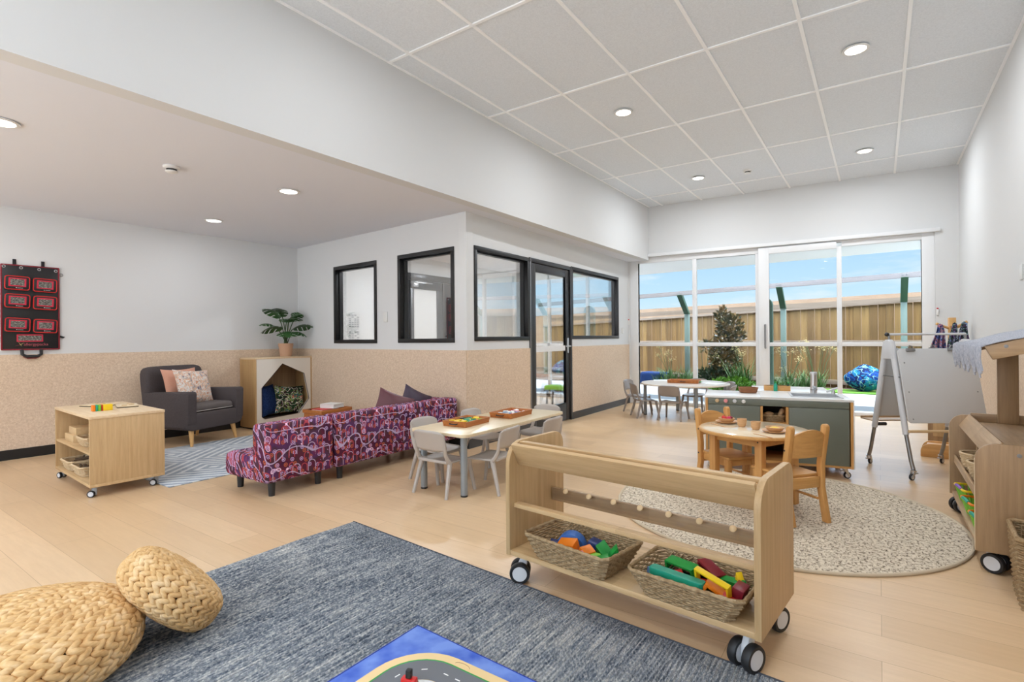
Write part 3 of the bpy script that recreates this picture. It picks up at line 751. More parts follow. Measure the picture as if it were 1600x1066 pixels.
# ------------------------------------------------------------------ mobile shelf on the left
def left_shelf():
    t_ = thing('storage_trolley', 'light oak open two-tier storage trolley on castors below the red and black bag', 'shelf', (-4.985, 1.565, 0), R(-3))
    w, d, z0, z1 = 0.955, 0.46, 0.075, 0.575
    X, Y = w / 2, d / 2
    MB().box(-X - 0.003, X + 0.003, -Y - 0.003, Y + 0.003, z1 - 0.02, z1, 0.002).build('top_panel', 'oak_top', t_)
    MB().box(X - 0.02, X, -Y, Y, z0 + 0.02, z1 - 0.02, 0.001).build('side_panel', 'oak_laminate', t_)
    MB().box(-X, -X + 0.02, -Y, Y, z0 + 0.02, z1 - 0.02, 0.001).build('side_panel', 'oak_laminate', t_)
    MB().box(-X + 0.02, X - 0.02, 0.0, 0.014, z0 + 0.02, z1 - 0.02).build('divider_panel', 'oak_brown', t_)
    MB().box(-X, X, -Y, Y, z0, z0 + 0.02, 0.001).build('bottom_panel', 'oak_laminate_x', t_)
    MB().box(-X + 0.02, X - 0.02, -Y + 0.005, -0.001, 0.30, 0.318, 0.001).build('shelf', 'oak_laminate_x', t_)
    for sx in (-1, 1):
        for sy in (-1, 1): castor(t_, sx * (X - 0.05), sy * (Y - 0.04), z0, 0.024, 0.02, R(200 if sx < 0 else 235))
    return t_
ls = left_shelf()
def on_ls(x, y): v = Matrix.Rotation(R(-3), 4, 'Z') @ Vector((x, y, 0)); return (-4.985 + v.x, 1.565 + v.y)
# things on it: two puzzle boards and a row of coloured tiles
def board(x, y, rz, w, d, label):
    p = on_ls(x, y); t_ = thing('puzzle_board', label, 'puzzle', (p[0], p[1], 0.575), R(rz), 'puzzle boards on the left trolley')
    MB().prism(rrect(w, d, 0.012), 0.0, 0.006, 'XY', 0.0).build('tray', 'paint_black', t_)
    b_ = MB(); b_.prism(rrect(w, d, 0.012), 0.0062, 0.012, 'XY', 0.001); b_.build('board', 'maple_top', t_)
    for q, (ax, ay) in enumerate(((-0.05, 0.02), (0.04, -0.02), (0.0, 0.03))):
        MB().prism(rrect(0.05, 0.035, 0.01, cx=ax, cy=ay), 0.0122, 0.017, 'XY', 0.001).build('piece', 'block_wood', t_)
board(-0.26, 0.0, 20, 0.22, 0.15, 'pale wooden puzzle board at the left of the storage trolley top')
board(-0.02, 0.13, -15, 0.20, 0.14, 'pale wooden puzzle board behind the row of bright tiles')
for k, (cn, wdt) in enumerate((('orange', 0.016), ('teal', 0.013), ('lime', 0.018), ('red', 0.008), ('yellow', 0.06))):
    xs = [0.0, 0.018, 0.033, 0.053, 0.063][k]; p = on_ls(0.16, -0.135 + xs)
    tag(MB().box(-0.05, 0, 0, wdt, 0, 0.046, 0.001).build('play_tile', 'paint_' + cn, None, (p[0], p[1], 0.5755), R(-3)), cn.replace('lime', 'lime green') + ' upright play tile in the short row on the storage trolley', 'toy block', 'bright tiles on the left trolley')
# in it: plain wooden boxes above, trays of bark below
for k, (x, y, z, w_, d_, h_) in enumerate(((-0.23, -0.12, 0.318, 0.24, 0.15, 0.055), (-0.22, -0.11, 0.3735, 0.20, 0.13, 0.055))):
    p = on_ls(x, y); tag(MB().box(-w_ / 2, w_ / 2, -d_ / 2, d_ / 2, 0, h_, 0.003).build('wooden_box', 'block_wood', None, (p[0], p[1], z), R(-3)), ('lower of two plain wooden boxes on the trolley middle shelf', 'upper of two plain wooden boxes on the trolley middle shelf')[k], 'box', 'plain boxes in the left trolley')

# ------------------------------------------------------------------ woven basket builder
def woven_basket(name, label, w, d, h, loc, rz, flare=0.0, m='seagrass', rows=None, r=0.0045, stake=0.022, group=None, rim=1.5, z_rot=None):
    """tapered rectangular basket: wavy weavers around upright stakes, thick rim, solid floor"""
    t_ = thing(name, label, 'basket', loc, rz, group)
    rows = rows or int(h / (2 * r * 0.92))
    def per(z, off=0.0, phase=0, amp=0.0):
        f = 1.0 - flare * (1 - z / h); W, D = w / 2 * f - off, d / 2 * f - off
        cr = min(0.02, W * 0.3)
        pts = []
        segs = [((-W + cr, -D), (W - cr, -D), (0, -1)), ((W, -D + cr), (W, D - cr), (1, 0)), ((W - cr, D), (-W + cr, D), (0, 1)), ((-W, D - cr), (-W, -D + cr), (-1, 0))]
        k = phase
        for a_, b_, nn in segs:
            n = max(2, int(round(math.hypot(b_[0] - a_[0], b_[1] - a_[1]) / stake)))
            for i in range(n + 1):
                u = i / n; s_ = amp * (1 if (k % 2) else -1); k += 1
                pts.append((a_[0] + (b_[0] - a_[0]) * u + nn[0] * s_, a_[1] + (b_[1] - a_[1]) * u + nn[1] * s_, z))
        return pts
    wv = MB()
    for i in range(rows):
        z = r + (h - 2 * r) * i / (rows - 1)
        jit = random.uniform(-0.0008, 0.0008)
        wv.tube([(x, y, z + jit) for x, y, z in per(z, 0.0, i, r * 0.75)], r, 5, closed=True)
    wv.build('woven_wall', m, t_)
    st = MB()
    lo, hi = per(0.004), per(h)
    lo2 = per(0.004, 0.004)
    for p, q in zip(lo[::1], hi[::1]): st.cyl(p, q, r * 0.55, n=4, cap=False)
    st.build('stakes', m, t_)
    rm = MB(); ring = per(h, 0, 0, 0.0); n = len(ring)
    rm.tube([(x, y, z + 0.001) for x, y, z in ring], r * rim, 8, closed=True)
    rm.tube([(x, y, z + r * 0.9 + (0.0015 if i % 2 else -0.0015)) for i, (x, y, z) in enumerate(ring)], r * rim * 0.8, 6, closed=True)
    rm.build('rim', m, t_)
    f = 1.0 - flare
    MB().box(-w / 2 * f + 0.004, w / 2 * f - 0.004, -d / 2 * f + 0.004, d / 2 * f - 0.004, 0.002, 0.008).build('floor', m, t_)
    return t_
p = on_ls(-0.24, -0.13); woven_basket('wicker_tray', 'pale wicker tray of bark pieces low in the left trolley, left one', 0.26, 0.18, 0.07, (p[0], p[1], 0.0955), R(-3), 0.25, 'pale_wicker', group='wicker trays in the left trolley')
p2_ = on_ls(0.06, -0.13); woven_basket('wicker_tray', 'pale wicker tray of bark pieces low in the left trolley, right one', 0.26, 0.18, 0.07, (p2_[0], p2_[1], 0.0955), R(-3), 0.25, 'pale_wicker', group='wicker trays in the left trolley')
p3_ = on_ls(0.10, -0.12); woven_basket('wicker_tray', 'pale wicker tray on the middle shelf of the left trolley', 0.22, 0.16, 0.06, (p3_[0], p3_[1], 0.3185), R(-3), 0.25, 'pale_wicker', group='wicker trays in the left trolley')
for k in range(8):
    q = p if k < 4 else p2_
    b_ = MB(); b_.cyl((-0.045, 0, 0), (0.045, 0, 0.01), 0.016, 0.013, 9); b_.cyl((0.0, 0, 0.005), (0.01, 0.02, 0.03), 0.009, 0.006, 7)
    tag(b_.build('bark_piece', 'bark', None, (q[0] + (k % 2) * 0.09 - 0.045, q[1] + ((k // 2) % 2) * 0.07 - 0.035, 0.0955 + 0.03 + 0.012 * (k % 3)), R(35 * k)), 'brown bark piece in the %s low wicker tray, %s' % ('left' if k < 4 else 'right', ('front left', 'front right', 'back left', 'back right')[k % 4]), 'bark piece', 'bark pieces in the wicker trays')

# ------------------------------------------------------------------ red and black hanging organiser
def organiser():
    y0, y1, z0, z1 = 1.276, 1.695, 1.03, 1.83; yc, zc = (y0 + y1) / 2, (z0 + z1) / 2
    t_ = thing('medical_organiser', 'black hanging fabric organiser with red edging and clear pockets on the left wall', 'organiser', (LWx(yc) + 0.006, yc, 0), math.atan2(0.0232, 1) * -1)
    W = (y1 - y0) / 2
    MB().box(0, 0.012, -W, W, z0, z1, 0.003).build('backing', 'paint_black', t_)
    e_ = MB()
    for a_, b_, c_, d_ in ((-W - 0.004, -W + 0.008, z0, z1), (W - 0.008, W + 0.004, z0, z1), (-W, W, z0 - 0.004, z0 + 0.008), (-W, W, z1 - 0.007, z1 + 0.004)):
        e_.box(-0.001, 0.015, a_, b_, c_, d_, 0.003)
    e_.build('edging', 'paint_darkred', t_)
    for k, z in enumerate((1.66, 1.49, 1.265)):
        for s_ in (-1, 1):
            cy_ = s_ * 0.1; h_, w_ = (0.065, 0.088); dz = -0.01 * (s_ > 0)
            pk = MB(); M = Matrix.Translation((0, cy_, z + dz)) @ Matrix.Rotation(R(-2), 4, 'X')
            pk.box(0.012, 0.035, -w_, w_, -h_, h_, 0.006, M=M)
            po = pk.build('pocket', 'paint_black', t_)
            rim = MB().tube([M @ Vector((0.034, a_, b_)) for a_, b_ in rrect(w_ * 1.96, h_ * 1.9, 0.018, 3)], 0.0045, 6, closed=True); rim.build('piping', 'paint_magenta' if k == 9 else 'paint_red', po)
            fr_ = MB()
            for a_, b_, c_, d_ in ((-0.062, 0.062, 0.036, 0.046), (-0.062, 0.062, -0.034, -0.024), (-0.062, -0.050, -0.024, 0.036), (0.050, 0.062, -0.024, 0.036)): fr_.box(0.0352, 0.0375, a_, b_, c_, d_, M=M)
            fr_.build('window_border', 'organiser_red', po)
            MB().box(0.0352, 0.0362, -0.05, 0.05, -0.024, 0.036, M=M).build('clear_window', 'organiser_clear', po)
            tx = MB(); tx.prism([(-0.012, -0.046), (-0.006, -0.042), (0.0, -0.046), (-0.005, -0.048)], 0.0352, 0.0362, 'YZ', M=M); tx.box(0.0352, 0.0358, 0.002, 0.04, -0.0475, -0.0455, M=M); tx.build('pocket_mark', 'paint_white', po)
    lp = MB()
    for a_, b_, c_, d_ in ((-0.105, 0.085, 1.165, 1.175), (-0.105, 0.085, 1.105, 1.115), (-0.105, -0.095, 1.115, 1.165), (0.075, 0.085, 1.115, 1.165)): lp.box(0.0125, 0.0165, a_, b_, c_, d_)
    o = lp.build('label_pocket', 'organiser_red', t_); MB().box(0.0125, 0.014, -0.095, 0.075, 1.115, 1.165).build('clear_window', 'organiser_clear', o)
    # lettering and star mark
    fc = bpy.data.curves.new('lettering', 'FONT'); fc.body = 'allergypacks'; fc.size = 0.037; fc.extrude = 0.0006
    fo = bpy.data.objects.new('lettering', fc); C.objects.link(fo); fo.parent = t_
    fo.matrix_local = Matrix.Translation((0.0135, -0.055, 1.068)) @ Matrix(((0, 0, 1, 0), (1, 0, 0, 0), (0, 1, 0, 0), (0, 0, 0, 1)))
    fc.materials.append(MATS['organiser_text'])
    bpy.context.view_layer.update(); dg = bpy.context.evaluated_depsgraph_get()
    tm = bpy.data.meshes.new_from_object(fo.evaluated_get(dg), depsgraph=dg); ml = fo.matrix_local.copy(); bpy.data.objects.remove(fo)
    fo = bpy.data.objects.new('lettering', tm); C.objects.link(fo); fo.parent = t_; fo.matrix_local = ml
    tm.materials.clear(); tm.materials.append(MATS['organiser_text'])
    st = MB()
    for ang, ln in ((120, 0.034), (35, 0.034), (-60, 0.02)):
        M = Matrix.Translation((0, -0.078, 1.078)) @ Matrix.Rotation(R(ang), 4, 'X'); st.prism([(0, -0.003), (ln, 0), (0, 0.003)], 0.0126, 0.0140, 'YZ', M=M)
    st.build('star_mark', 'pale_flower', t_)
    M = Matrix.Translation((0, -0.078, 1.078)) @ Matrix.Rotation(R(200), 4, 'X'); MB().prism([(0, -0.003), (0.045, 0), (0, 0.003)], 0.0126, 0.0140, 'YZ', M=M).build('star_ray', 'paint_darkred', t_)
    for q in (-0.19, -0.07, 0.06, 0.185):
        g = MB(); g.tube([(0.0145, q + 0.011 * math.cos(R(30 * i)), 1.805 - q * 0.03 + 0.011 * math.sin(R(30 * i))) for i in range(12)], 0.0035, 6, closed=True); g.build('grommet', 'steel', t_)
    for q in (-0.115, 0.09):
        MB().box(0.0, 0.006, q - 0.013, q + 0.013, 1.80, 1.885, 0.001).build('hanging_strap', 'paint_black', t_)
    h_ = MB(); h_.tube([(0.02, -0.07, 1.03), (0.028, -0.068, 0.985), (0.03, -0.04, 0.965), (0.03, 0.04, 0.965), (0.028, 0.068, 0.985), (0.02, 0.07, 1.03)], 0.014, 8); h_.build('carry_handle', 'paint_black', t_)
    MB().tube([(0.02, -0.06, 0.965), (0.024, -0.03, 0.948), (0.024, 0.03, 0.948), (0.02, 0.06, 0.965)], 0.006, 6).build('handle_lining', 'paint_darkred', t_)
    b_ = MB().prism([(W, 1.165), (W + 0.045, 1.15), (W + 0.03, 1.135), (W, 1.145)], 0.004, 0.010, 'YZ'); b_.build('side_buckle', 'paint_black', t_)
    g = MB(); g.tube([(0.008, W + 0.018 + 0.014 * math.cos(R(30 * i)), 1.765 + 0.014 * math.sin(R(30 * i))) for i in range(12)], 0.003, 6, closed=True); g.build('side_ring', 'brushed_steel', t_)
m = mat('organiser_clear', (120, 118, 112), 0.15); t = NT(m); t.color(t.ramp(t.noise(t.co((1, 60, 160), (R(35), 0, 0)), 1.0, 4, 0.7), [(0.36, (56, 56, 52)), (0.5, (96, 94, 88)), (0.66, (170, 168, 160))]))
mat('organiser_text', (170, 80, 90), 0.5); mat('organiser_red', (196, 34, 62), 0.6)
organiser()

# ------------------------------------------------------------------ cushions
def cushion(name, label, m, w, h, th, M, group=None, seed=0, n=14, pw=0.55):
    """square scatter cushion with pinched corners; local X width, Z height, Y thickness"""
    rnd = random.Random(seed); vs = []; fs = []
    for side in (1, -1):
        for i in range(n + 1):
            for j in range(n + 1):
                u, v = -1 + 2 * i / n, -1 + 2 * j / n
                pin = 1 - 0.10 * (1 - v * v) * abs(u) ** 3; pin2 = 1 - 0.10 * (1 - u * u) * abs(v) ** 3
                k = max(0.0, (1 - u ** 2) * (1 - v ** 2)) ** pw
                wr = 0.05 * math.sin(5 * u + seed) * math.sin(4 * v + 2 * seed) * k
                vs.append((u * w / 2 * pin, side * th / 2 * (k + wr), v * h / 2 * pin2))
    N = n + 1
    for s_ in range(2):
        o = s_ * N * N
        for i in range(n):
            for j in range(n):
                q = (o + i * N + j, o + (i + 1) * N + j, o + (i + 1) * N + j + 1, o + i * N + j + 1); fs.append(q if s_ == 0 else q[::-1])
    mb = MB().add(vs, fs, 0, True); ob = mb.build(name, m); ob.matrix_world = M
    return tag(ob, label, 'cushion', group)
def Mx(loc, rz=0, rx=0, ry=0): return Matrix.Translation(loc) @ Matrix.Rotation(R(rz), 4, 'Z') @ Matrix.Rotation(R(rx), 4, 'X') @ Matrix.Rotation(R(ry), 4, 'Y')

# ------------------------------------------------------------------ armchair (local +Y is the way it faces)
def armchair():
    t_ = thing('armchair', 'charcoal grey fabric armchair with pale splayed wooden legs', 'armchair', (-6.185, 2.722, 0), R(16.8 - 90))
    W, z0, za, zb = 0.35, 0.17, 0.575, 0.83
    f = MB()
    f.prism([(-W, 0.20), (-W + 0.06, z0), (W - 0.06, z0), (W, 0.20), (W, 0.35), (-W, 0.35)], -0.30, 0.33, 'XZ', 0.02, smooth=True)
    f.build('base', 'charcoal_fabric', t_)
    for s_ in (-1, 1):
        a_ = MB().prism([(-0.28, 0.22), (-0.30, za - 0.02), (0.33, za), (0.345, za - 0.02), (0.335, 0.24), (0.28, 0.2)], s_ * W - s_ * 0.10, s_ * W + s_ * 0.004, 'YZ', 0.018, smooth=True)
        a_.build('armrest', 'charcoal_fabric', t_)
    # back: leaning, rounded top, with arms wrapping
    bk = MB(); n = 12; vs = []; fs = []
    for side, yo in ((0, -0.20), (1, -0.31)):
        for i in range(n + 1):
            u = -1 + 2 * i / n
            for j in range(9):
                v = j / 8; z = 0.30 + (zb - 0.30) * v - (0.012 * abs(u) ** 8) * v
                y = yo - 0.07 * v + (0.03 * abs(u) ** 3 if side == 0 else 0.0) - (0.0 if side else 0.02 * math.sin(math.pi * v))
                if j == 8: y += (-0.02 if side == 0 else 0.02)
                vs.append((u * (W + 0.002 - 0.02 * (j == 8)), y, z))
    for s_ in range(2):
        o = s_ * (n + 1) * 9
        for i in range(n):
            for j in range(8):
                q = (o + i * 9 + j, o + i * 9 + j + 1, o + (i + 1) * 9 + j + 1, o + (i + 1) * 9 + j); fs.append(q)
    o2 = (n + 1) * 9
    for i in range(n): fs.append((i * 9 + 8, (i + 1) * 9 + 8, o2 + (i + 1) * 9 + 8, o2 + i * 9 + 8)); fs.append((i * 9, (i + 1) * 9, o2 + (i + 1) * 9, o2 + i * 9))
    for j in range(8): fs.append((j, j + 1, o2 + j + 1, o2 + j)); q = n * 9; fs.append((q + j, q + j + 1, o2 + q + j + 1, o2 + q + j))
    bk.add(vs, fs, 0, True); b_ = bk.build('backrest', 'charcoal_fabric', t_, sub=1)
    for r_ in range(2):
        for c_ in range(4):
            MB().ball((-0.21 + 0.14 * c_, -0.255 - 0.03 * r_, 0.54 + 0.13 * r_), 0.012, 0.008, 0.012, 10, 6).build('button', 'charcoal_seat', b_)
    s_ = MB().box(-W + 0.105, W - 0.105, -0.24, 0.31, 0.352, 0.43, 0.035, seg=4); so = s_.build('seat_cushion', 'charcoal_seat', t_)
    MB().tube([(x, y, 0.366) for x, y in rrect(2 * (W - 0.105) + 0.002, 0.552, 0.04, 4, 0, 0.035)], 0.004, 6, closed=True).build('piping', 'piping', so)
    for sx in (-1, 1):
        for sy in (-1, 1):
            MB().cyl((sx * (W - 0.09), sy * 0.25 + 0.02, z0 + 0.005), (sx * (W - 0.07), sy * 0.29 + 0.01, 0.0), 0.026, 0.014, 16).build('leg', 'beech_leg', t_)
armchair()
cr = math.radians(16.8 - 90)
def on_arm(x, y): return (-6.185 + x * math.cos(cr) - y * math.sin(cr), 2.722 + x * math.sin(cr) + y * math.cos(cr))
p = on_arm(0.03, -0.12)
cushion('scatter_cushion', 'plain salmon pink cushion leaning on the grey armchair behind the floral one', 'pink_fabric', 0.42, 0.38, 0.12, Mx((p[0] - 0.01, p[1] - 0.01, 0.615), 16.8 - 90, 14, 0), seed=1)
p = on_arm(0.01, 0.02)
cushion('scatter_cushion', 'white and peach floral print cushion on the grey armchair', 'floral_print', 0.47, 0.39, 0.13, Mx((p[0], p[1], 0.60), 16.8 - 84, 18, -4), seed=2)

# ------------------------------------------------------------------ corner cubby with seven-sided opening (front faces +X)
def cubby():
    xf, xb, y0, y1, z0, z1 = -6.25, -6.605, 3.455, 4.235, 0.02, 0.886
    t_ = thing('reading_cubby', 'oak cubby cabinet with cream front and dark seven-sided opening in the corner', 'cabinet', ((xf + xb) / 2, (y0 + y1) / 2, 0))
    ox, oy = (xf + xb) / 2, (y0 + y1) / 2; X, Y = (xf - xb) / 2, (y1 - y0) / 2
    hx = [(3.539, 0.152), (3.576, 0.124), (4.04, 0.146), (4.19, 0.323), (4.12, 0.661), (3.815, 0.799), (3.538, 0.508)]
    out = [(-Y + 0.018, z0 + 0.018), (Y - 0.018, z0 + 0.018), (Y - 0.018, z1 - 0.02), (-Y + 0.018, z1 - 0.02)]
    hole = [(a_ - oy, b_) for a_, b_ in hx]
    b = bmesh.new()
    def loop(pts, x): return [b.verts.new((x, p_[0], p_[1])) for p_ in pts]
    for x in (X - 0.018, X):
        vo, vh = loop(out, x), loop(hole, x); es = []
        for L_ in (vo, vh):
            for i in range(len(L_)): es.append(b.edges.new((L_[i], L_[(i + 1) % len(L_)])))
        bmesh.ops.triangle_fill(b, edges=es, use_beauty=True)
        if x < X: v1, h1 = vo, vh
    for A_, B_ in ((v1, vo), (h1, vh)):
        for i in range(len(A_)): j = (i + 1) % len(A_); b.faces.new((A_[i], A_[j], B_[j], B_[i]))
    bmesh.ops.recalc_face_normals(b, faces=b.faces)
    MB().bm(b).build('front_panel', 'cream_panel', t_)
    MB().tube([(X + 0.001, a_, b_) for a_, b_ in hole], 0.004, 6, closed=True).build('opening_edge', 'dark_inner', t_)
    MB().box(-X, X + 0.002, -Y, -Y + 0.018, z0, z1 - 0.02, 0.001).build('side_panel', 'oak_warm', t_)
    MB().box(-X, X + 0.002, Y - 0.018, Y, z0, z1 - 0.02, 0.001).build('side_panel', 'oak_warm', t_)
    MB().box(-X, X + 0.003, -Y, Y, z1 - 0.02, z1, 0.001).build('top_panel', 'oak_top', t_)
    MB().box(-X, X, -Y + 0.018, Y - 0.018, z0, z0 + 0.018).build('bottom_panel', 'oak_brown', t_)
    MB().box(-X, -X + 0.01, -Y + 0.018, Y - 0.018, z0 + 0.018, z1 - 0.02).build('back_panel', 'oak_brown', t_)
    MB().box(-X + 0.01, X - 0.019, -Y + 0.02, Y - 0.02, z0 + 0.019, 0.12, 0.01).build('seat_pad', 'charcoal_seat', t_)
    MB().box(-X + 0.02, X - 0.02, -Y + 0.02, Y - 0.02, 0.0, z0).build('plinth', 'black_baseboard', t_)
cubby()
cushion('scatter_cushion', 'navy blue cushion at the left inside the cubby', 'navy_fabric', 0.36, 0.40, 0.12, Mx((-6.40, 3.70, 0.335), 90 + 25, -14, 0), seed=3)
cushion('scatter_cushion', 'dark green patterned cushion with winding snake motif inside the cubby', 'reptile_print', 0.40, 0.37, 0.13, Mx((-6.36, 3.98, 0.325), 90 - 8, -16, 4), seed=4)

# ------------------------------------------------------------------ potted monstera on the cubby
def monstera():
    t_ = thing('potted_plant', 'potted split-leaf plant in a terracotta pot on top of the cubby', 'plant', (-6.43, 3.975, 0.886))
    MB().lathe([(0.068, 0), (0.072, 0.01), (0.088, 0.13), (0.092, 0.132), (0.094, 0.172), (0.084, 0.172), (0.080, 0.15)], 28).build('pot', 'terracotta_pot', t_)
    MB().lathe([(0.001, 0.15), (0.081, 0.15)], 20).build('soil', 'soil', t_)
    # leaf shape: heart outline with deep cuts, bent along the midrib
    def leaf(M, L, W, cuts=4):
        vs, fs = [], []; n = 22
        def width(u):
            return W * (math.sin(math.pi * min(1, u * 0.93 + 0.07)) ** 0.65)
        for s_ in (-1, 1):
            for i in range(n):
                u0, u1 = i / n, (i + 1) / n
                ph = (i % 5)
                k = 0.38 if (ph == 4 and 3 < i < n - 2) else 1.0
                w0, w1 = width(u0) * k, width(u1) * k
                def pt(u, w): 
                    x = u * L + 0.25 * w * (0.6 if u < 0.7 else 0.3); return (s_ * w, x, 0.12 * L * math.sin(math.pi * u) - 0.9 * w * w / W * 0.35 - 0.22 * L * u * u)
                o = len(vs); vs += [pt(u0, 0), pt(u0, w0 * 0.55), pt(u0, w0), pt(u1, w1), pt(u1, w1 * 0.55), pt(u1, 0)]
                fs += [(o, o + 1, o + 4, o + 5), (o + 1, o + 2, o + 3, o + 4)]
        return MB().add(vs, fs, 0, True, M)
    specs = [  # (stem top x,y,z offset, leaf heading deg (0=+Y image right), pitch, length, width, roll)
        ((0.02, -0.10, 0.50), -92, 38, 0.27, 0.085, 10), ((0.0, -0.16, 0.40), -96, 12, 0.20, 0.07, -10), ((0.06, -0.08, 0.36), -100, 2, 0.30, 0.10, 20),
        ((0.07, 0.06, 0.36), 62, 16, 0.27, 0.09, -20), ((0.02, 0.04, 0.50), 50, 30, 0.2, 0.10, 0), ((0.06, 0.0, 0.46), 10, 22, 0.19, 0.10, 0), ((0.0, 0.13, 0.50), 90, 62, 0.12, 0.07, 30),
        ((0.09, -0.03, 0.33), -30, -14, 0.20, 0.10, 0), ((0.09, 0.05, 0.32), 40, -10, 0.20, 0.09, 0), ((-0.04, -0.02, 0.52), -60, 48, 0.20, 0.09, 0), ((-0.03, 0.03, 0.45), 150, 40, 0.12, 0.07, 0)]
    for k, (tp, hd, pt_, L, W, rl) in enumerate(specs):
        base = Vector((0.012 * math.cos(k * 2.1), 0.022 * math.sin(k * 1.7), 0.15)); tp = Vector(tp)
        mid = base.lerp(tp, 0.55) + Vector((0, 0, 0.06))
        pts = [base * (1 - s_) ** 2 + mid * 2 * s_ * (1 - s_) + tp * s_ * s_ for s_ in [i / 8 for i in range(9)]]
        MB().tube(pts, 0.006, 6).build('stem', 'stem_green', t_)
        # heading: 0 points to +X (the room), 90 to +Y
        M = Matrix.Translation(tp) @ Matrix.Rotation(R(hd - 90), 4, 'Z') @ Matrix.Rotation(R(pt_), 4, 'X') @ Matrix.Rotation(R(rl), 4, 'Y')
        leaf(M, L * 0.92, W * 1.35).build('leaf', 'leaf_green', t_)
monstera()

# ------------------------------------------------------------------ small grey rug
tag(MB().box(-0.79, 0.79, -1.0, 1.0, 0.0, 0.008, 0.002).build('area_rug', 'chevron_rug', None, (-5.155, 2.745, 0.0005)), 'flat grey and white diamond patterned rug in front of the armchair', 'rug')

# ------------------------------------------------------------------ sofa modules (backs face the room, +X)
def sofa_module(label, y0, y1, corner=False):
    t_ = thing('sofa_module', label, 'sofa', (-3.72, (y0 + y1) / 2, 0), 0, 'patterned sofa modules in a row')
    Y = (y1 - y0) / 2
    MB().box(0.09, 0.27, -Y, Y, 0.105, 0.512, 0.03, seg=4).build('backrest', 'print_fabric', t_)
    MB().box(-0.30 + (0.0 if not corner else 0.0), 0.095, -Y, Y, 0.10, 0.275, 0.045, seg=4).build('seat', 'print_fabric', t_)
    if corner: MB().box(-0.30, 0.10, Y - 0.17, Y - 0.001, 0.12, 0.505, 0.03, seg=4).build('side_backrest', 'print_fabric', t_)
    for sx in (-0.23, 0.19):
        for sy in (-1, 1):
            MB().cyl((sx, sy * (Y - 0.09), 0.115), (sx, sy * (Y - 0.09), 0.0), 0.027, 0.021, 18).build('leg', 'dark_plastic', t_)
    return t_
sofa_module('purple print sofa module nearest the camera with its stool-like seat end showing', 1.975, 2.528)
sofa_module('long purple print sofa module in the middle of the row', 2.545, 3.60)
sofa_module('purple print corner sofa module touching the back wall', 3.612, 3.985, True)
cushion('scatter_cushion', 'plum leather cushion standing on the sofa, left of the two', 'plum_leather', 0.34, 0.30, 0.13, Mx((-3.70, 3.35, 0.46), 60, -12, 22), seed=5)
cushion('scatter_cushion', 'dark grape leather cushion standing on the sofa, right of the two', 'grape_leather', 0.32, 0.28, 0.12, Mx((-3.75, 3.68, 0.47), 75, -10, 28), seed=6)

# book tray behind the sofa
bt = thing('book_crate', 'low wooden crate of picture books behind the sofa by the cubby', 'crate', (-4.95, 3.55, 0.009), R(5))
MB().box(-0.14, 0.14, -0.20, 0.20, 0, 0.31, 0.004).build('crate_body', 'tray_wood', bt)
MB().box(-0.15, -0.135, -0.21, 0.21, 0.31, 0.345, 0.002).box(0.135, 0.15, -0.21, 0.21, 0.31, 0.345, 0.002).box(-0.135, 0.135, -0.21, -0.195, 0.31, 0.345, 0.002).box(-0.135, 0.135, 0.195, 0.21, 0.31, 0.345, 0.002).build('crate_rim', 'tray_wood', bt)
for k, (yy, zz, w_, cn, lb) in enumerate(((-0.04, 0.311, 0.22, 'red', 'red covered book, lower of the two on the crate behind the sofa'), (0.05, 0.356, 0.17, 'white', 'pale grey book, upper of the two on the crate behind the sofa'))):
    b_ = thing('book', lb, 'book', (-4.95, 3.56 + yy, zz), R(5 + k * 8), 'books on the crate')
    MB().box(-0.09, 0.085, -w_ / 2 + 0.004, w_ / 2 - 0.004, 0.004, 0.038).build('pages', 'paint_white', b_)
    MB().box(-0.095, 0.092, -w_ / 2, w_ / 2, 0.0385, 0.043).box(-0.095, 0.092, -w_ / 2, w_ / 2, 0.0, 0.0035).box(-0.095, -0.0905, -w_ / 2, w_ / 2, 0.0036, 0.0384).build('cover', 'paint_' + cn, b_)
b_ = thing('book', 'open picture book with dark blue cover lying on the sofa seat', 'book', (-3.95, 2.45, 0.30), R(20), 'books by the sofa')
MB().box(-0.08, 0.08, -0.13, 0.13, 0.004, 0.012).build('pages', 'paint_paleblue', b_); MB().box(-0.085, 0.085, -0.135, 0.135, 0.0, 0.0038).build('cover', 'paint_navy', b_)

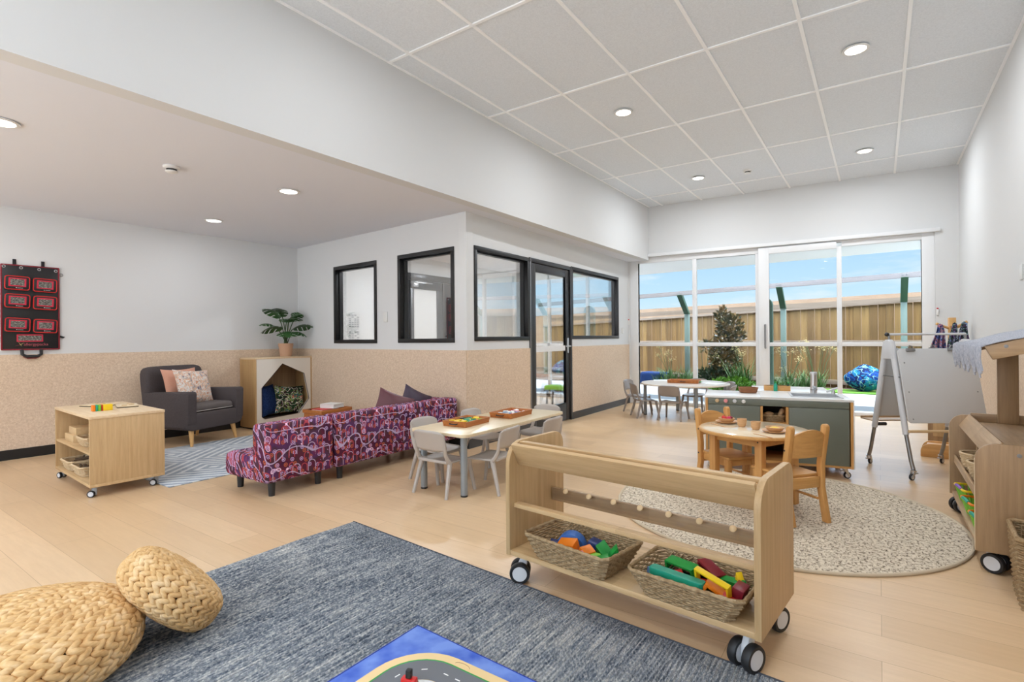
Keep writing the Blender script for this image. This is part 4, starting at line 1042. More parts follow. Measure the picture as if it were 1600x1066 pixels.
# ------------------------------------------------------------------ plastic school chair (local +Y = way it faces)
def plastic_chair(label, group, m='taupe_plastic'):
    t_ = thing('plastic_chair', label, 'chair', (0, 0, 0), 0, group)
    W, zs = 0.145, 0.245
    # seat shell: dished grid with rolled edges
    n = 10; vs, fs = [], []
    for j in range(n + 1):
        for i in range(n + 1):
            u, v = -1 + 2 * i / n, -1 + 2 * j / n
            cx_ = 1 - 0.08 * (v > 0.7) * (v - 0.7) / 0.3
            k = min(1.0, 1.0 - 0.25 * max(0, abs(u) - 0.8) - 0.0)
            x, y = u * W * cx_, v * 0.135
            if abs(u) > 0.79 and abs(v) > 0.79: x *= 0.95; y *= 0.95
            z = zs - 0.016 * (1 - u * u) * (1 - v * v * 0.6) - 0.012 * max(0, v - 0.6) / 0.4 + 0.01 * max(0, -v - 0.6) / 0.4
            vs.append((x, y, z))
    for j in range(n):
        for i in range(n): a_ = j * (n + 1) + i; fs.append((a_, a_ + 1, a_ + n + 2, a_ + n + 1))
    s_ = MB().add(vs, fs, 0, True); so = s_.build('seat', m, t_); md = so.modifiers.new('Solidify', 'SOLIDIFY'); md.thickness = 0.014; md.offset = -1
    # rounded back panel with curve; narrower waist, stems either side of an opening
    def back_pt(u, z):
        tt = (z - 0.24) / 0.24
        w = W * (0.93 + 0.07 * math.sin(math.pi * min(1, max(0, tt)) * 0.9))
        return (u * w, -0.125 - 0.055 * tt - 0.025 * (1 - u * u) * (0.4 + tt), z)
    bk = MB(); vs, fs = [], []; nu, nz = 14, 8
    for j in range(nz + 1):
        z = 0.318 + (0.465 - 0.318) * j / nz
        for i in range(nu + 1):
            u = -1 + 2 * i / nu
            zz = z
            if j == nz: zz -= 0.028 * abs(u) ** 5
            if j == nz - 1: zz -= 0.008 * abs(u) ** 5
            if j == 0: zz += 0.02 * abs(u) ** 5
            vs.append(back_pt(u, zz))
    for j in range(nz):
        for i in range(nu): a_ = j * (nu + 1) + i; fs.append((a_, a_ + 1, a_ + nu + 2, a_ + nu + 1))
    bk.add(vs, fs, 0, True); bo = bk.build('backrest', m, t_); md = bo.modifiers.new('Solidify', 'SOLIDIFY'); md.thickness = 0.012; md.offset = 0
    for sx in (-1, 1):
        st = MB(); pts = [(sx * W * 0.96, -0.105, 0.236), (sx * W * 0.95, -0.128, 0.262), (sx * W * 0.93, -0.148, 0.30), (sx * W * 0.96, -0.158, 0.345), (sx * W * 0.99, -0.168, 0.40)]
        st.tube(pts, 0.0135, 8, taper=[1.2, 1.15, 1, 0.85, 0.5]); st.build('back_stem', m, t_)
    r_ = MB(); r_.box(-W + 0.01, W - 0.01, -0.142, -0.118, 0.232, 0.252, 0.006); r_.build('rear_rail', m, t_)
    for sx in (-1, 1):
        for sy in (-1, 1):
            l_ = MB(); top = Vector((sx * (W - 0.012), sy * 0.10, 0.236)); bot = Vector((sx * (W + 0.012), sy * 0.155 - 0.012, 0.0))
            l_.tube([top, top.lerp(bot, 0.5), bot], 0.0145, 8, taper=[1.25, 1.0, 0.85]); l_.build('leg', m, t_)
    return t_
proto = plastic_chair('taupe plastic chair at the near short end of the rectangular table, back to the camera', 'taupe plastic chairs round the rectangular table')
proto.location = (-2.585, 2.84, 0); proto.rotation_euler = (0, 0, R(0))
G1 = 'taupe plastic chairs round the rectangular table'
for x, y, rz, lb in ((-2.36, 3.08, 96, 'taupe plastic chair on the room side of the rectangular table, nearer one'),
                     (-2.33, 3.66, 90, 'taupe plastic chair on the room side of the rectangular table, farther one'),
                     (-2.86, 3.07, -92, 'taupe plastic chair between the sofa back and the rectangular table, nearer one'),
                     (-2.86, 3.68, -88, 'taupe plastic chair between the sofa back and the rectangular table, farther one'),
                     (-2.60, 4.12, 180, 'taupe plastic chair at the far short end of the rectangular table by the door')):
    copy_tree(proto, (x, y, 0), R(rz), lb, G1)
G2 = 'taupe plastic chairs round the far round table'
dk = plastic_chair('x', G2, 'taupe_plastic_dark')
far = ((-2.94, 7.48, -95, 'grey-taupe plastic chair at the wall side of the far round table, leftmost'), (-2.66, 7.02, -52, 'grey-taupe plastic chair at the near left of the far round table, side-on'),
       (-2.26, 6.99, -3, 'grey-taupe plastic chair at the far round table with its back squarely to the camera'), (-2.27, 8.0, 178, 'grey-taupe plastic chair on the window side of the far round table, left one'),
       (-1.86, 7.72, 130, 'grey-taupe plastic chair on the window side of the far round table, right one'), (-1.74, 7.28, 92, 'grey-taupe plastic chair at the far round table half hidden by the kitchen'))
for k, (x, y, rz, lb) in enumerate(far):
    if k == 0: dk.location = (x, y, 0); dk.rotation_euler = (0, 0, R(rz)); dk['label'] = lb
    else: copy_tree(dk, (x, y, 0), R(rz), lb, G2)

# ------------------------------------------------------------------ rectangular table with two trays
def rect_table():
    x0, x1, y0, y1, zt = -2.835, -2.30, 2.725, 4.10, 0.445
    t_ = thing('activity_table', 'rectangular maple topped children table beside the sofa', 'table', ((x0 + x1) / 2, (y0 + y1) / 2, 0))
    X, Y = (x1 - x0) / 2, (y1 - y0) / 2
    MB().prism(rrect(2 * X, 2 * Y, 0.05, 6), zt - 0.022, zt, 'XY', 0.003).build('tabletop', 'maple_top', t_)
    MB().box(-X + 0.07, X - 0.07, -Y + 0.07, Y - 0.07, zt - 0.03, zt - 0.0225).build('under_frame', 'table_leg_grey', t_)
    for sx in (-1, 1):
        for sy in (-1, 1):
            o = MB().cyl((sx * (X - 0.075), sy * (Y - 0.075), zt - 0.023), (sx * (X - 0.075), sy * (Y - 0.075), 0.012), 0.024, n=20).build('leg', 'table_leg_grey', t_)
            MB().cyl((sx * (X - 0.075), sy * (Y - 0.075), 0.012), (sx * (X - 0.075), sy * (Y - 0.075), 0.0), 0.025, n=20).build('foot_cap', 'dark_plastic', o)
rect_table()
def tray(label, x, y, z, w, d, h, rz, group=None):
    t_ = thing('wooden_tray', label, 'tray', (x, y, z), R(rz), group)
    X, Y = w / 2, d / 2; fl_ = 0.012
    b = MB(); 
    for s_ in (-1, 1):
        b.prism([(s_ * X, 0), (s_ * (X + fl_), h), (s_ * (X + fl_ - 0.009), h), (s_ * (X - 0.009), 0)], -Y - fl_ * 0.6, Y + fl_ * 0.6, 'XZ')
        b.prism([(s_ * Y, 0), (s_ * (Y + fl_), h), (s_ * (Y + fl_ - 0.009), h), (s_ * (Y - 0.009), 0)], -X - fl_ * 0.5, X + fl_ * 0.5, 'YZ')
    b.build('tray_wall', 'tray_wood', t_); MB().box(-X + 0.003, X - 0.003, -Y + 0.003, Y - 0.003, 0.0, 0.006).build('tray_floor', 'tray_wood', t_)
    for s_ in (-1, 1):
        MB().tube([(-0.035, s_ * (Y + 0.012), h * 0.62), (-0.03, s_ * (Y + 0.026), h * 0.52), (0.03, s_ * (Y + 0.026), h * 0.52), (0.035, s_ * (Y + 0.012), h * 0.62)], 0.004, 6).build('handle', 'dark_plastic', t_)
    return t_
tray('orange-brown wooden tray of yellow and green shapes on the rectangular table, nearer tray', -2.60, 3.10, 0.4455, 0.20, 0.30, 0.042, 4, 'wooden trays on the rectangular table')
tray('orange-brown wooden tray of pale shapes on the rectangular table, farther tray', -2.56, 3.64, 0.4455, 0.20, 0.32, 0.042, 3, 'wooden trays on the rectangular table')
def flat_piece(kind, cn, loc, rz, label, group, s_=0.03):
    poly = {'hexagon': [(s_ * math.cos(R(60 * i)), s_ * math.sin(R(60 * i))) for i in range(6)], 'triangle': [(s_ * math.cos(R(120 * i)), s_ * math.sin(R(120 * i))) for i in range(3)],
            'trapezium': [(-s_, -s_ * .5), (s_, -s_ * .5), (s_ * .5, s_ * .5), (-s_ * .5, s_ * .5)], 'square': [(-s_ * .7, -s_ * .7), (s_ * .7, -s_ * .7), (s_ * .7, s_ * .7), (-s_ * .7, s_ * .7)]}[kind]
    o = MB().prism(poly, 0, 0.008, 'XY', 0.001).build('pattern_block', 'paint_' + cn, None, loc, R(rz)); o.rotation_euler = (R(random.uniform(-9, 9)), R(random.uniform(-9, 9)), R(rz))
    return tag(o, label, 'toy block', group)
rnd = random.Random(4)
PL5 = ('leftmost', 'second from left', 'middle one', 'second from right', 'rightmost')
RW = ('front row', 'second row', 'third row', 'centre row', 'fifth row', 'sixth row', 'back row')
RW5 = ('the front row', 'the second row', 'the middle row', 'the fourth row', 'the back row')
PL4 = ('leftmost', 'left of centre', 'right of centre', 'rightmost')
for k in range(34):
    cn = rnd.choice(['yellow', 'yellow', 'yellow', 'lime', 'teal', 'yellow', 'orange', 'green']) if k != 20 else 'black'
    kd = rnd.choice(['hexagon', 'triangle', 'trapezium', 'square'])
    i, j = k % 5, k // 5
    flat_piece(kd, cn, (-2.60 + (i - 2) * 0.036, 3.10 + (j - 3) * 0.039, 0.4455 + 0.012 + 0.009 * (k * 7 % 3)), rnd.uniform(0, 120), '%s %s pattern block, %s, nearer table tray' % (cn, kd, PL5[i] + ' of ' + RW[j]), 'blocks in the nearer table tray', 0.026)
for k in range(20):
    cn = rnd.choice(['white', 'white', 'pink', 'paleblue', 'white']) if k < 14 else rnd.choice(['pink', 'magenta', 'white'])
    kd = rnd.choice(['hexagon', 'triangle', 'square'])
    flat_piece(kd, cn, (-2.56 + (k % 4 - 1.5) * 0.043, 3.64 + (k // 4 - 2) * 0.055, 0.4455 + 0.014 + 0.008 * (k % 3)), rnd.uniform(0, 120), '%s %s pattern block, %s, farther table tray' % (cn.replace('paleblue', 'pale blue'), kd, PL4[k % 4] + ' of ' + RW5[k // 4]), 'blocks in the farther table tray', 0.028)

# ------------------------------------------------------------------ far round table
t_ = thing('activity_table', 'round white-topped table by the window wall with grey legs', 'table', (-2.24, 7.42, 0))
MB().lathe([(0.001, 0.438), (0.585, 0.438), (0.592, 0.442), (0.592, 0.456), (0.588, 0.46), (0.001, 0.46)], 56).build('tabletop', 'white_lam_top', t_)
for ax_, ay_ in ((-0.50, -0.20), (0.24, -0.30), (0.50, 0.22), (-0.24, 0.44)):
    o = MB().cyl((ax_, ay_, 0.437), (ax_, ay_, 0.012), 0.024, n=18).build('leg', 'table_leg_grey', t_)
    MB().cyl((ax_, ay_, 0.012), (ax_, ay_, 0.0), 0.025, n=18).build('foot_cap', 'dark_plastic', o)
ft = tray('wooden tray of papers on the far round table', -2.24, 7.40, 0.4605, 0.40, 0.22, 0.042, 6)
tag(MB().box(-0.14, 0.14, -0.08, 0.08, 0, 0.004).build('paper_sheet', 'paint_white', None, (-2.30, 7.40, 0.468), R(12)), 'white paper sheet inside the tray on the far round table', 'paper', 'sheets on the far round table')
tag(MB().prism([(-0.09, -0.05), (0.09, -0.06), (0.12, 0.05), (0.02, 0.07)], 0, 0.006, 'XY').build('green_cutout', 'paint_green', None, (-2.13, 7.42, 0.475), R(10)), 'dark green paper cutout poking out of the tray on the far round table', 'paper')
for x, y, lb in ((-2.60, 7.62, 'white paper placemat left of the tray on the far round table'), (-1.88, 7.45, 'white paper placemat right of the tray on the far round table')):
    tag(MB().box(-0.15, 0.15, -0.10, 0.10, 0, 0.003).build('placemat', 'paint_white', None, (x, y, 0.4607), R(20 if x < -2.2 else -25)), lb, 'placemat', 'placemats on the far round table')

# ------------------------------------------------------------------ big blue rug with real ribs
def ribbed_rug():
    # rug with ribs along Y; far corners at (-2.592, 2.035) and (-0.2, 1.84)
    mb = MB(); vs, fs = [], []
    x0, x1, y0 = -2.60, 0.55, -1.4; pitch = 0.0145; n = int((x1 - x0) / pitch); prof = [(0, 0.001), (0.18, 0.009), (0.5, 0.0142), (0.82, 0.009)]
    ny = 10
    for i in range(n):
        for px_, pz_ in prof:
            x = x0 + (i + px_) * pitch; yf = 2.035 - 0.082 * (x - x0) + (0.004 if i % 2 else -0.003)
            for j in range(ny + 1):
                t__ = j / ny; y = y0 + (yf - y0) * t__
                z = pz_ + (0.0012 * math.sin(i * 1.7 + j * 2.3)) if pz_ > 0.003 else pz_
                vs.append((x, y + 0.001 * math.sin(i * 3.1) * t__, z if j < ny else min(z, 0.006)))
    m_ = len(prof) * n
    for i in range(m_ - 1):
        for j in range(ny): a_ = i * (ny + 1) + j; fs.append((a_, a_ + ny + 1, a_ + ny + 2, a_ + 1))
    mb.add(vs, fs, 0, True)
    me = bpy.data.meshes.new('ribbed_rug'); me.from_pydata(mb.v, [], mb.f); me.materials.append(MATS['blue_rug']); me.polygons.foreach_set('use_smooth', [True] * len(mb.f))
    o = bpy.data.objects.new('ribbed_rug', me); C.objects.link(o)
    tag(o, 'large ribbed blue-grey woven rug on the floor in the foreground', 'rug')
    # folded dark binding at the far end
    b = MB(); pts = [(x0 + 0.05 * k, 2.038 - 0.082 * 0.05 * k, 0.0045) for k in range(int((x1 - x0) / 0.05) + 1)]
    b.tube(pts, 0.004, 6); b.build('end_binding', 'dark_binding', o)
ribbed_rug()

# ------------------------------------------------------------------ road play mat
def road_mat():
    # corner at (-1.435,1.416); edges run to -Y and to +X
    t_ = thing('road_play_mat', 'blue bordered play mat printed with a grey road loop on the ribbed rug', 'play mat', (-1.435, 1.416, 0.0150), 0)
    Wm, Hm = 1.0, 1.5
    MB().prism([(0, 0), (0, -Hm), (Wm, -Hm), (Wm, -0.045)], 0, 0.003, 'XY').build('mat_sheet', 'mat_blue', t_)
    e_ = MB(); e_.tube([(0, -Hm, 0.002), (0, 0, 0.002), (Wm, -0.045, 0.002)], 0.003, 6); e_.build('stitched_edge', 'mat_edge', t_)
    def band(off, r, z, m_, nm, inner=None):
        def loop(o_, rr): return [(x + Wm / 2, y - Hm / 2) for x, y in rrect(Wm - 2 * o_, Hm - 2 * o_, rr, 8)]
        if inner is None: return MB().prism(loop(off, r), z, z + 0.0002, 'XY').build(nm, m_, t_)
        A_, B_ = loop(off, r), loop(inner[0], inner[1]); n = len(A_)
        vs = [(x, y, z) for x, y in A_] + [(x, y, z) for x, y in B_]; return MB().add(vs, [(i, (i + 1) % n, n + (i + 1) % n, n + i) for i in range(n)]).build(nm, m_, t_)
    band(0.072, 0.19, 0.0034, 'mat_sand', 'sand_shore')
    band(0.115, 0.15, 0.0052, 'mat_road', 'road_loop', (0.205, 0.08))
    band(0.108, 0.155, 0.0044, 'paint_green', 'grass_verge', (0.12, 0.145))
    ds = MB(); lp = [(x + Wm / 2, y - Hm / 2) for x, y in rrect(Wm - 2 * 0.16, Hm - 2 * 0.16, 0.115, 8)]
    acc = []; n = len(lp)
    for i in range(n):
        a_, b_ = Vector(lp[i]), Vector(lp[(i + 1) % n]); L_ = (b_ - a_).length; k = max(1, int(L_ / 0.012))
        for q in range(k): acc.append((a_.lerp(b_, q / k), (b_ - a_).normalized()))
    for q in range(0, len(acc), 4):
        c, d = acc[q]; nrm = Vector((-d.y, d.x)); p0 = c - d * 0.010; p1 = c + d * 0.010; h = nrm * 0.0022
        ds.add([(*(p0 - h), 0.0058), (*(p1 - h), 0.0058), (*(p1 + h), 0.0058), (*(p0 + h), 0.0058)], [(0, 1, 2, 3)])
    ds.build('lane_dashes', 'paint_white', t_)
    bl = MB()
    band(0.206, 0.079, 0.0046, 'paper', 'pavement', (0.23, 0.06))
    for i in range(4):
        for j in range(6): bl.box(0.26 + i * 0.125, 0.36 + i * 0.125, -0.34 - j * 0.15, -0.26 - j * 0.15, 0.0037, 0.0046, mi=(i + j) % 3)
    bl.build('house_blocks', ['mat_blue', 'paint_yellow', 'paint_white'], t_)
    r_ = MB()
    for a_ in (0.35, 0.5): r_.tube([(0.30 + 0.03 * math.cos(x), -0.095 + 0.012 * math.sin(x), 0.0038) for x in [math.pi * i / 8 for i in range(9)]], 0.0007, 4)
    r_.build('wave_lines', 'paint_brown', t_)
m = mat('mat_blue', (74, 104, 190), 0.8, spec=0.1); t = NT(m); t.color(t.ramp(t.noise(t.co(), 8, 3), [(0.35, (70, 98, 190)), (0.65, (120, 148, 216))]))
mat('mat_edge', (38, 62, 150), 0.8); mat('mat_sand', (234, 204, 150), 0.85); mat('mat_road', (110, 112, 116), 0.85)
road_mat()
t_ = thing('toy_vehicle', 'small black and red wooden toy standing on the play mat at the bottom edge', 'toy', (-1.205, 1.150, 0.0206), R(20))
MB().box(-0.024, 0.024, -0.012, 0.012, 0.008, 0.026, 0.003).build('body', 'paint_red', t_)
MB().box(-0.009, 0.009, -0.009, 0.009, 0.0265, 0.052, 0.003).build('cab', 'paint_black', t_)
for sx in (-1, 1):
    for sy in (-1, 1): MB().cyl((sx * 0.016, sy * 0.0125, 0.007), (sx * 0.016, sy * 0.017, 0.007), 0.007).build('wheel', 'paint_brown', t_)

# ------------------------------------------------------------------ braided poufs
def pouf(label, Rr, H, M, seed, ring=0.037):
    rnd = random.Random(seed)
    t_ = thing('woven_pouf', label, 'pouf'); t_.matrix_world = M
    # profile: superellipse from top centre over the side to the bottom centre
    prof = []; p_ = 2.9
    for k in range(400):
        a_ = math.pi / 2 - math.pi * k / 399
        c, s_ = math.cos(a_), math.sin(a_)
        prof.append((Rr * abs(c) ** (2 / p_), H / 2 * (abs(s_) ** (2 / p_)) * (1 if s_ >= 0 else -1)))
    # resample by length
    L = [0]
    for i in range(1, 400): L.append(L[-1] + math.hypot(prof[i][0] - prof[i - 1][0], prof[i][1] - prof[i - 1][1]))
    tot = L[-1]; n = int(tot / (ring / 2))
    pts = []; i = 0
    for k in range(n + 1):
        s_ = tot * k / n
        while i < 398 and L[i + 1] < s_: i += 1
        f = (s_ - L[i]) / max(1e-9, L[i + 1] - L[i]); pts.append((prof[i][0] + (prof[i + 1][0] - prof[i][0]) * f, prof[i][1] + (prof[i + 1][1] - prof[i][1]) * f))
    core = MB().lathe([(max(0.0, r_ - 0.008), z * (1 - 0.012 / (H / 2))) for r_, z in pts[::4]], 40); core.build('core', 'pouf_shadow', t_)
    br = MB(); nl, nr = 7, 6
    base = []
    for j in range(nl + 1):
        u = -1 + 2 * j / nl; rr = math.sqrt(max(0, 1 - abs(u) ** 2.4))
        for q in range(nr): base.append((u, rr * math.cos(2 * math.pi * q / nr), rr * math.sin(2 * math.pi * q / nr)))
    bf = [(j * nr + q, j * nr + (q + 1) % nr, (j + 1) * nr + (q + 1) % nr, (j + 1) * nr + q) for j in range(nl) for q in range(nr)]
    for k in range(1, n):
        r_, z = pts[k]
        if r_ < 0.012: continue
        dn = Vector((pts[min(k + 1, n)][0] - pts[k - 1][0], pts[min(k + 1, n)][1] - pts[k - 1][1])).normalized()   # along profile
        cnt = max(5, int(2 * math.pi * r_ / (ring * 1.05))); sl = 0.55 if k % 2 else -0.55
        for q in range(cnt):
            th_ = 2 * math.pi * (q + (0.5 if (k // 2) % 2 else 0) + rnd.uniform(-0.08, 0.08)) / cnt
            er = Vector((math.cos(th_), math.sin(th_), 0)); et = Vector((-math.sin(th_), math.cos(th_), 0)); ez = Vector((0, 0, 1))
            tp = er * dn.x + ez * dn.y; nn = (er * (-dn.y) + ez * dn.x); nn = nn if nn.dot(er * r_ + ez * z) > 0 else -nn
            a1 = (et + tp * sl).normalized(); a2 = nn.cross(a1)
            c = er * r_ + ez * z + nn * rnd.uniform(-0.001, 0.0015)
            ln, wd, ht = ring * 0.80 * rnd.uniform(0.92, 1.1), ring * 0.36 * rnd.uniform(0.9, 1.12), ring * 0.33
            br.add([c + a1 * (ln * u) + a2 * (wd * v) + nn * (ht * w_) for u, v, w_ in base], bf, 0, True)
    me = bpy.data.meshes.new('braid'); me.from_pydata([tuple(v) for v in br.v], [], br.f); me.materials.append(MATS['hyacinth']); me.polygons.foreach_set('use_smooth', [True] * len(br.f))
    o = bpy.data.objects.new('braid', me); C.objects.link(o); o.parent = t_
    return t_
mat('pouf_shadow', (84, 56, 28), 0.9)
pouf('large flat braided water-hyacinth pouf at the lower left corner', 0.335, 0.215, Matrix.Translation((-2.25, 0.45, 0.1075 + 0.016)), 1)
pouf('smaller braided pouf tipped up and leaning on the large one', 0.185, 0.17, Matrix.Translation((-2.15, 0.865, 0.186)) @ Vector((0.14, 0.70, 0.70)).to_track_quat('Z', 'Y').to_matrix().to_4x4(), 2, 0.030)

# ------------------------------------------------------------------ low shelf unit with castors
def low_shelf():
    A_, B_ = Vector((-1.386, 1.923)), Vector((-0.312, 1.816)); d = (B_ - A_).normalized(); rz = math.atan2(d.y, d.x)
    D = 0.42; W = (B_ - A_).length; nrm = Vector((-d.y, d.x)); c = (A_ + B_) / 2 + nrm * D / 2
    t_ = thing('display_shelf', 'low oak double-sided display shelf on white castors in the foreground', 'shelf', (c.x, c.y, 0), rz)
    X, Y, z0, z1 = W / 2, D / 2, 0.125, 0.632
    def end(x0, x1):
        pr = [(-Y, z0), (Y * 0.35, z0)]; pr += [(Y * 0.40, z0 + 0.03), (Y * 0.5, z0 + 0.045), (Y * 0.55, z0 + 0.09), (Y * 0.8, z0 + 0.12), (Y * 0.85, z0 + 0.16), (Y, z0 + 0.18)] if False else [(Y, z0)]
        for k in range(7): a_ = R(90 * k / 6); pr.append((Y - 0.065 + 0.065 * math.cos(a_), z1 - 0.065 + 0.065 * math.sin(a_)))
        for k in range(9): a_ = R(90 + 90 * k / 8); pr.append((-Y + 0.10 + 0.10 * math.cos(a_), z1 - 0.10 + 0.10 * math.sin(a_)))
        o = MB().prism(pr, x0, x1, 'YZ', 0.0015).build('end_panel', 'oak_laminate', t_)
    end(-X, -X + 0.022); end(X - 0.022, X)
    i0, i1 = -X + 0.022, X - 0.022
    MB().box(i0, i1, -Y + 0.002, Y - 0.002, z0 + 0.002, z0 + 0.024, 0.001).build('bottom_shelf', 'oak_laminate_x', t_)
    M = Matrix.Translation((0, -Y + 0.045, 0.575)) @ Matrix.Rotation(R(-62), 4, 'X')
    o = MB().box(i0, i1, -0.055, 0.055, -0.009, 0.009, 0.001, M=M).build('front_rail', 'oak_laminate_x', t_)
    MB().box(i0, i1, -0.012, 0.02, 0.612, 0.626, 0.001, M=Matrix.Translation((0, -Y + 0.085, 0.0))).build('rail_lip', 'oak_laminate_x', t_)
    MB().box(i0, i1, -0.05, 0.05, -0.009, 0.009, 0.001, M=Matrix.Translation((0, Y - 0.03, 0.475)) @ Matrix.Rotation(R(80), 4, 'X')).build('rear_rail', 'oak_laminate_x', t_)
    MB().box(i0, i1, -Y + 0.03, -Y + 0.07, 0.335, 0.353, 0.001).build('middle_shelf', 'oak_laminate_x', t_)
    MB().box(i0, i1, Y - 0.10, Y - 0.082, 0.30, 0.36, 0.001).build('peg_rail', 'oak_brown_x', t_)
    MB().box(i0, i1, Y - 0.108, Y - 0.1035, 0.315, 0.372).build('clear_strip', 'acrylic', t_)
    for k in range(8):
        xx = i0 + 0.10 + k * (i1 - i0 - 0.13) / 7
        kb = MB(); M = Matrix.Translation((xx, Y - 0.108, 0.352)) @ Matrix.Rotation(R(55), 4, 'X')
        kb.lathe([(0.004, 0.0), (0.004, 0.016), (0.012, 0.018), (0.0135, 0.023), (0.009, 0.027), (0.001, 0.028)], 16, M=M); kb.build('peg_knob', 'block_wood', t_)
    for sx in (-1, 1):
        for sy in (-1, 1): castor(t_, sx * (X - 0.055), sy * (Y - 0.05) + 0.01, z0 + 0.001, 0.046, 0.034, R(250 if sx > 0 else 215))
    return t_, c, rz
glassy('acrylic', (250, 250, 250), 0.6)
ds_, dc, drz = low_shelf()
def on_ds(x, y): v = Matrix.Rotation(drz, 4, 'Z') @ Vector((x, y, 0)); return dc.x + v.x, dc.y + v.y
ZB = 0.1505
p = on_ds(-0.205, -0.100); bk1 = woven_basket('seagrass_basket', 'dark seagrass basket of building blocks on the foreground shelf, left one', 0.43, 0.28, 0.10, (p[0], p[1], ZB), drz - R(4), 0.22, group='baskets on the foreground shelf')
p2_ = on_ds(0.285, -0.100); bk2 = woven_basket('seagrass_basket', 'dark seagrass basket of building blocks on the foreground shelf, right one', 0.41, 0.28, 0.092, (p2_[0], p2_[1], ZB), drz, 0.24, group='baskets on the foreground shelf')
def arch_block(w, t_, d, r_):
    pr = [(w / 2 * math.cos(R(180 * k / 10)), w / 2 * math.sin(R(180 * k / 10))) for k in range(11)]
    pr += [(-r_ * math.cos(R(180 * k / 10)), r_ * math.sin(R(180 * k / 10))) for k in range(11)]
    return MB().prism(pr, -d / 2, d / 2, 'XZ', 0.0015)
def frame_block(w, h, d, th):
    return MB().box(-w / 2, w / 2, -d / 2, d / 2, 0, th, 0.001).box(-w / 2, w / 2, -d / 2, d / 2, h - th, h, 0.001).box(-w / 2, -w / 2 + th, -d / 2, d / 2, th, h - th, 0.001).box(w / 2 - th, w / 2, -d / 2, d / 2, th, h - th, 0.001)
def blk(mb, cn, base, off, rot, label, nm='toy_block'):
    if base is not p: off = (off[0] * 0.84, off[1] * 0.95, off[2] - 0.008)
    q = Matrix.Rotation(drz, 4, 'Z') @ Vector((off[0], off[1], 0))
    o = mb.build(nm, 'paint_' + cn); o.matrix_world = Matrix.Translation((base[0] + q.x, base[1] + q.y, ZB + off[2])) @ Matrix.Rotation(drz, 4, 'Z') @ Matrix.Rotation(R(rot[2]), 4, 'Z') @ Matrix.Rotation(R(rot[0]), 4, 'X') @ Matrix.Rotation(R(rot[1]), 4, 'Y')
    tag(o, label, 'toy block', 'building blocks in the left shelf basket' if base is p else 'building blocks in the right shelf basket')
L1 = 'in the left shelf basket'; L2 = 'in the right shelf basket'
blk(arch_block(0.13, 0, 0.06, 0.035), 'blue', p, (-0.075, 0.03, 0.03), (0, 0, 20), 'blue arch block ' + L1)
blk(MB().box(-0.03, 0.03, -0.025, 0.025, 0, 0.05, 0.003), 'navy', p, (-0.12, -0.03, 0.012), (0, 10, 30), 'dark blue square block ' + L1)
blk(MB().box(-0.04, 0.04, -0.03, 0.03, 0, 0.05, 0.004), 'orange', p, (-0.045, -0.03, 0.035), (15, -8, 12), 'orange slab block ' + L1)
blk(MB().prism([(-0.03, 0), (0.035, 0), (0.035, 0.05), (-0.01, 0.055)], -0.025, 0.025, 'XZ', 0.002), 'orange', p, (0.035, -0.03, 0.03), (5, 15, -25), 'orange wedge block ' + L1)
blk(MB().prism([(-0.04, 0), (0.04, 0), (0.03, 0.04), (-0.02, 0.05)], -0.03, 0.03, 'XZ', 0.002), 'navy', p, (0.035, 0.045, 0.035), (0, 0, 10), 'dark blue wedge block beside the green ones ' + L1)
blk(MB().prism([(-0.035, 0), (0.035, 0), (-0.02, 0.06)], -0.025, 0.025, 'XZ', 0.002), 'green', p, (0.095, 0.04, 0.03), (20, 0, -20), 'green triangle block at the back ' + L1)
blk(MB().prism([(-0.03, 0), (0.03, 0), (0.035, 0.06), (0.0, 0.04)], -0.02, 0.02, 'XZ', 0.002), 'green', p, (0.14, 0.02, 0.03), (10, -20, 35), 'green triangle block at the right side ' + L1)
blk(MB().box(-0.03, 0.03, -0.022, 0.022, 0, 0.035, 0.003), 'lime', p, (0.075, -0.045, 0.03), (12, 8, 15), 'light green small block ' + L1)
blk(MB().box(-0.025, 0.03, -0.02, 0.02, 0, 0.035, 0.003), 'green', p, (0.125, -0.04, 0.028), (8, -12, 40), 'mid green small block at the front ' + L1)
for k in range(4): blk(MB().ball((0, 0, 0.012), 0.011, 0.009, 0.010), 'pink' if k % 2 else 'white', p, (-0.01 + 0.018 * k, -0.07, 0.045 + 0.003 * k), (0, 0, 40 * k), '%s shell piece, %s, at the front ' % ('pink' if k % 2 else 'white', ('leftmost', 'left of centre', 'right of centre', 'rightmost')[k]) + L1, 'shell')
b2 = p2_
blk(frame_block(0.12, 0.06, 0.05, 0.008), 'green', b2, (-0.09, 0.07, 0.035), (10, 0, -12), 'green open box block at the back ' + L2)
blk(frame_block(0.10, 0.07, 0.05, 0.008), 'darkred', b2, (0.02, 0.085, 0.035), (0, 15, -30), 'dark red open box block at the back ' + L2)
blk(arch_block(0.10, 0, 0.035, 0.032), 'paleblue', b2, (-0.165, 0.0, 0.05), (70, 0, 0), 'pale blue arch block ' + L2)
blk(MB().prism(rrect(0.21, 0.042, 0.012), 0, 0.035, 'XY', 0.003), 'teal', b2, (-0.06, -0.055, 0.062), (0, 0, -6), 'long teal plank block ' + L2)
blk(MB().prism([(-0.04, 0), (0.04, 0), (0.0, 0.03)], -0.015, 0.015, 'XZ', 0.002), 'red', b2, (-0.085, 0.01, 0.055), (0, 0, -30), 'small red triangle block ' + L2)
blk(frame_block(0.135, 0.075, 0.022, 0.008), 'yellow', b2, (0.085, -0.02, 0.05), (20, 10, -18), 'yellow rectangular frame block standing up ' + L2)
